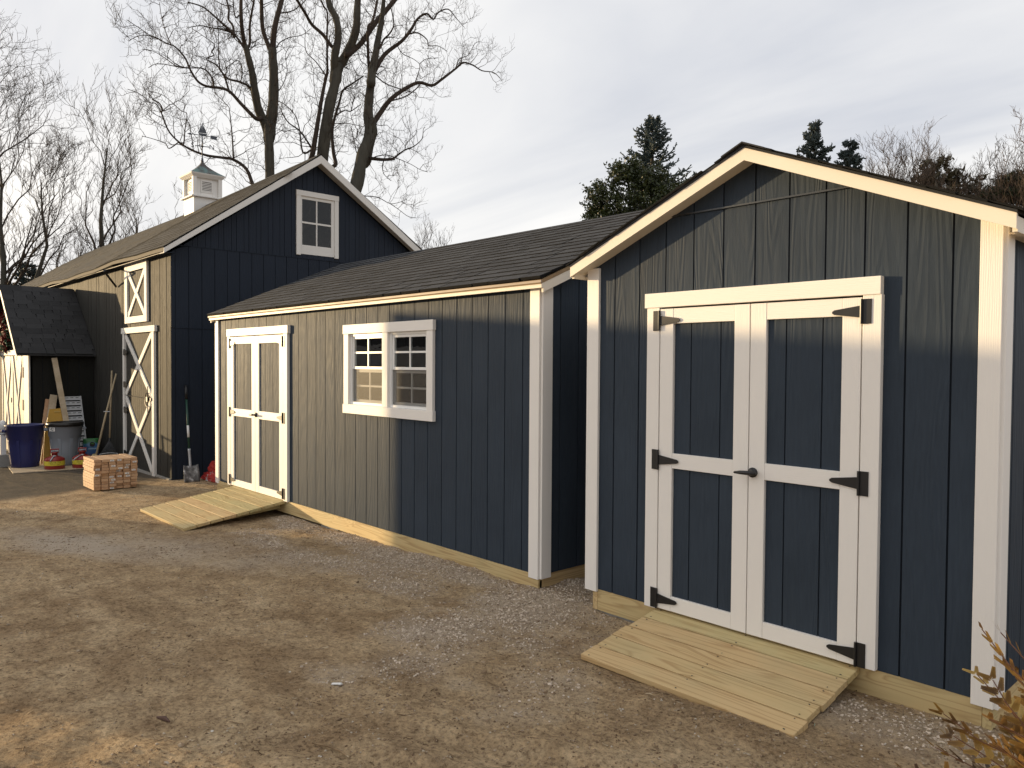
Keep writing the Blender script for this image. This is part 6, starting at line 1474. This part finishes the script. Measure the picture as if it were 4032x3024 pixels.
def mat_leaf(name, a, b, scale=2.5, rough=0.5, trans=0.15):
    n = N(name); c = n.coord(); f = n.noise(c, scale, 4, 0.6)
    n.b.inputs['Transmission Weight'].default_value = 0.0
    m = n.done(n.mix(f, a, b), rough, 0.35)
    return m
M_SPR = mat_leaf('blue_green_spruce', (0.020, 0.034, 0.032), (0.062, 0.088, 0.088))
M_SPR2 = mat_leaf('dark_spruce', (0.018, 0.030, 0.028), (0.054, 0.076, 0.076))
M_HOL = mat_leaf('holly_leaf', (0.014, 0.026, 0.008), (0.060, 0.070, 0.020), 1.6, 0.35)
M_CED = mat_leaf('brownish_cedar', (0.030, 0.032, 0.014), (0.110, 0.085, 0.045), 1.5)
M_PIN = mat_leaf('dark_pine', (0.012, 0.024, 0.010), (0.055, 0.070, 0.026), 1.2)
def spruce(label, x, y, h, rad, seed, mat, z_from=0.3, name='spruce_tree'):
    global RNG
    keep, RNG = RNG, np.random.default_rng(seed); t = thing(name, label, 'tree', (x, y, 0), 'conifers behind the sheds')
    obj('trunk', MB().tube([(x, y, -0.1), (x, y, h * 0.6), (x, y, h * 0.93), (x + 0.03, y, h)], [0.02 * h, 0.012 * h, 0.004 * h, 0.012], 8), M_BARK, t, smooth=True)
    Ps, Rs = [], []; z = h * z_from
    while z < h * 0.985:
        u = (h - z) / h; L0 = 1.3 * rad * min(1.0, u * 1.75) + 0.07
        nb = 7 if u > 0.06 else 4
        for k in range(nb):
            a = RNG.uniform(0, 6.28); L = L0 * RNG.uniform(0.5, 1.25); s = np.linspace(0, 1, 6)[:, None]
            d = np.array([math.cos(a), math.sin(a), 0.0]); dz = 0.30 - 0.75 * min(1, u * 2.5)
            P = np.array([x, y, z]) + d * L * s + np.array([0, 0, 1]) * (dz * L * s + 0.33 * L * s ** 2.2)
            Ps.append(P); Rs.append(np.linspace(0.022, 0.008, 6))
        z += 0.16 + 0.22 * u
    P, R = np.array(Ps), np.array(Rs)
    obj('branches', np_mesh('branches', *tubes(P, R, 4)), M_BARK, t)
    Pa, Ra = spawn(P, R, 11, 0.05 * rad + 0.05, 0.13 * rad + 0.07, 0.6, -0.12, 0.12, 0.12, 0.9, 4, 0.03, 0.02)
    Pb, Rb = spawn(Pa, Ra, 5, 0.06, 0.16, 0.7, 0.02, 0.15, 0.1, 0.9, 3, 0.02, 0.02)
    Ra = np.tile(np.array([[0.020, 0.024, 0.020, 0.004]]), (len(Pa), 1)); Rb = np.tile(np.array([[0.018, 0.021, 0.003]]), (len(Pb), 1))
    Rm = np.tile(np.array([[0.02, 0.03, 0.034, 0.034, 0.032, 0.008]]), (len(P), 1))
    V, Q = merge([tubes(Pa, Ra, 4), tubes(Pb, Rb, 4), tubes(P[:, :], Rm, 4)]); obj('needles', np_mesh('needles', V, Q), mat, t, kind='stuff')
    RNG = keep; return t
spruce('blue-green spruce tip rising above the holly', -9.2, 21.4, 11.9, 2.9, 51, M_SPR, 0.45)
spruce('small dark spruce, left of the pair behind the near roof', -3.95, 24.7, 11.35, 1.75, 52, M_SPR2, 0.5)
spruce('small dark spruce, right and lower of the pair behind the near roof', -2.85, 25.3, 10.55, 1.75, 53, M_SPR2, 0.5)
spruce('dark conifer low at far left behind the small shed', -28.8, 3.0, 6.0, 2.2, 54, M_SPR2, 0.1)
def leafy(label, x, y, lobes, nleaf, size, mat, seed, name, group, cat='tree', trunk_h=4.0, thick=0.12, long=1.5, upl=0.2):
    """crown of leaves on twigs through several lobes (cx, cy, cz, rx, ry, rz)"""
    g = np.random.default_rng(seed); t = thing(name, label, cat, (x, y, 0), group)
    tr = MB().tube([(x, y, -0.1), (x + 0.1, y, trunk_h * 0.6), (x, y + 0.1, trunk_h)], [thick, thick * 0.7, thick * 0.3], 8)
    for l in lobes: tr.tube([(x, y, min(trunk_h * 0.7, l[2] - 0.4)), ((x + l[0]) / 2, (y + l[1]) / 2, l[2] - l[5] * 0.5), (l[0], l[1], l[2] + l[5] * 0.5)], [thick * 0.5, thick * 0.3, 0.012], 6)
    obj('trunk', tr, M_BARK, t, smooth=True)
    w = np.array([l[3] * l[4] * l[5] for l in lobes]) ** 0.7; w /= w.sum(); Cs = []
    for l, k in zip(lobes, w):
        n = int(nleaf * k / 9); d = unit(g.normal(size=(n, 3))); rr = g.uniform(0.25, 1.0, (n, 1)) ** 0.5 * (1 + 0.18 * np.sin(d[:, :1] * 7 + d[:, 1:2] * 5 + d[:, 2:] * 6))
        tip = np.array(l[:3]) + d * rr * np.array(l[3:]); dirn = unit(d + np.array([0, 0, upl]) + g.normal(0, 0.4, (n, 3)))
        s = g.uniform(-0.28, 0.02, (n, 9, 1)) * 1.0
        Cs.append((tip[:, None] + dirn[:, None] * s + g.normal(0, 0.035, (n, 9, 3))).reshape(-1, 3))
    C = np.concatenate(Cs); n = len(C)
    a = unit(g.normal(size=(n, 3)) + np.array([0, 0, 0.25])); b = unit(np.cross(a, g.normal(size=(n, 3)))); sz = size * g.uniform(0.6, 1.3, (n, 1))
    V = np.stack([C - a * sz * long, C + b * sz * 0.62, C + a * sz * long, C - b * sz * 0.62], 1).reshape(-1, 3)
    obj('crown', np_mesh('crown', V, np.arange(n * 4).reshape(-1, 4), smooth=False), mat, t, kind='stuff'); return t
leafy('broad dark holly tree in front of the spruce', -6.3, 16.7,
      [(-7.15, 16.0, 7.6, 0.75, 0.7, 0.65), (-6.7, 16.4, 8.35, 0.6, 0.6, 0.55), (-6.0, 17.0, 8.1, 0.85, 0.8, 0.6), (-5.4, 17.4, 7.6, 0.8, 0.8, 0.55), (-7.2, 16.0, 6.7, 0.8, 0.8, 0.7), (-6.2, 16.8, 7.1, 1.3, 1.0, 0.9), (-5.1, 17.7, 7.0, 0.8, 0.8, 0.8), (-6.3, 16.7, 5.8, 1.7, 1.2, 0.9), (-7.45, 15.8, 7.1, 0.3, 0.3, 0.35), (-6.35, 16.7, 8.6, 0.3, 0.3, 0.35)], 30000, 0.040, M_HOL, 61, 'holly_tree', 'conifers behind the sheds', trunk_h=6.5)
leafy('brownish cedar bush among the bare trees at right', 0.0, 27.0,
      [(-0.3, 27.0, 8.4, 1.0, 0.9, 1.3), (-1.2, 26.8, 7.7, 1.0, 0.8, 0.9), (0.8, 27.2, 7.8, 1.0, 0.8, 1.0), (0.1, 27.0, 7.2, 1.8, 1.0, 0.9)], 7000, 0.065, M_CED, 63, 'cedar_bush', 'conifers behind the sheds', trunk_h=7.5, long=2.2)
leafy('dark green pine crown at the right photo edge', 2.6, 27.2,
      [(2.3, 27.0, 8.3, 0.8, 1.0, 0.35), (1.75, 26.9, 7.9, 0.7, 0.9, 0.28), (2.6, 27.1, 7.8, 0.9, 1.1, 0.3), (1.5, 26.8, 7.35, 0.7, 0.9, 0.25), (2.5, 27.0, 7.1, 1.1, 1.1, 0.32), (3.3, 27.3, 8.6, 0.8, 1.0, 0.5), (1.7, 26.8, 6.7, 1.0, 1.0, 0.35)], 16000, 0.04, M_PIN, 64, 'pine_tree', 'conifers behind the sheds', trunk_h=8.0, long=2.6, upl=0.5)

# ------------------------------------------------------------------ golden arborvitae at lower right
def arborvitae():
    g = np.random.default_rng(71); cx, cy = 9.86, -1.50; z0 = gz(10)
    t = thing('arborvitae_shrub', 'golden arborvitae shrub poking in at the lower right corner', 'shrub', (cx, cy, z0))
    obj('trunk', MB().tube([(cx, cy, z0 - 0.05), (cx, cy, z0 + 0.5), (cx + 0.01, cy, z0 + 1.0)], [0.03, 0.02, 0.006], 8), M_BARK, t, smooth=True)
    stemsP, V, Q, C, n0 = [], [], [], [], 0
    for k in range(340):
        a = g.uniform(0, 6.28); el = g.uniform(0.15, 1.15); L = g.uniform(0.26, 0.62); zz = z0 + g.uniform(0.0, 0.46)
        d = np.array([math.cos(a) * math.cos(el), math.sin(a) * math.cos(el), math.sin(el)]); s = np.linspace(0, 1, 7)[:, None]
        P = np.array([cx, cy, zz]) + d * L * s + np.array([math.cos(a), math.sin(a), -0.4]) * 0.10 * s ** 2 * g.uniform(-0.3, 1) + np.concatenate([np.zeros((1, 3)), g.normal(0, 0.006, (6, 3))])
        stemsP.append(P)
        # flat spray: plane spanned by stem direction and a side vector
        side = unit(np.cross(d, g.normal(size=3))); 
        for i in range(13):
            tt = 0.25 + 0.75 * i / 12; p = np.array([np.interp(tt, s[:, 0], P[:, c]) for c in range(3)])
            for sg in (-1, 1):
                if g.uniform() < 0.12: continue
                bl = 0.085 * (1.25 - tt) * g.uniform(0.7, 1.3) + 0.012; bd = unit(d * 0.8 + side * sg * 0.75 + g.normal(0, 0.12, 3)); up_ = unit(np.cross(bd, np.cross(d, side)))
                nr = unit(np.cross(bd, up_))
                # scale-leaf branchlets: lobed little blades
                m = 8
                for j in range(m):
                    q = p + bd * bl * (j + 0.5) / m
                    for s2 in (-1, 1):
                        e = unit(bd + up_ * s2 * 0.75); ll = bl * 0.34 * (1.1 - 0.6 * j / m); w_ = 0.0034
                        b0 = len(V); V += [q - up_ * w_ * 0.6, q + e * ll * 0.55 + unit(np.cross(e, nr)) * w_, q + e * ll, q + e * ll * 0.55 - unit(np.cross(e, nr)) * w_]; Q.append((b0, b0 + 1, b0 + 2, b0 + 3))
                b0 = len(V); V += [p, p + bd * bl * 0.5 + up_ * 0.0032, p + bd * bl * 1.12, p + bd * bl * 0.5 - up_ * 0.0032]; Q.append((b0, b0 + 1, b0 + 2, b0 + 3))
    SP = np.array(stemsP); obj('stems', np_mesh('stems', *tubes(SP, np.tile(np.linspace(0.0045, 0.0016, 7)[None], (len(SP), 1)), 5)), mat_plain('red_brown_stem', (0.16, 0.075, 0.04), 0.7), t)
    n = N('golden_sprays'); c = n.coord(); f = n.noise(c, 7, 3)
    m = n.done(n.ramp(f, [(0.36, (0.10, 0.06, 0.035)), (0.5, (0.26, 0.15, 0.045)), (0.66, (0.42, 0.27, 0.07))]), 0.55, 0.3)
    obj('sprays', np_mesh('sprays', np.array(V), np.array(Q), smooth=False), m, t, kind='stuff')
arborvitae()
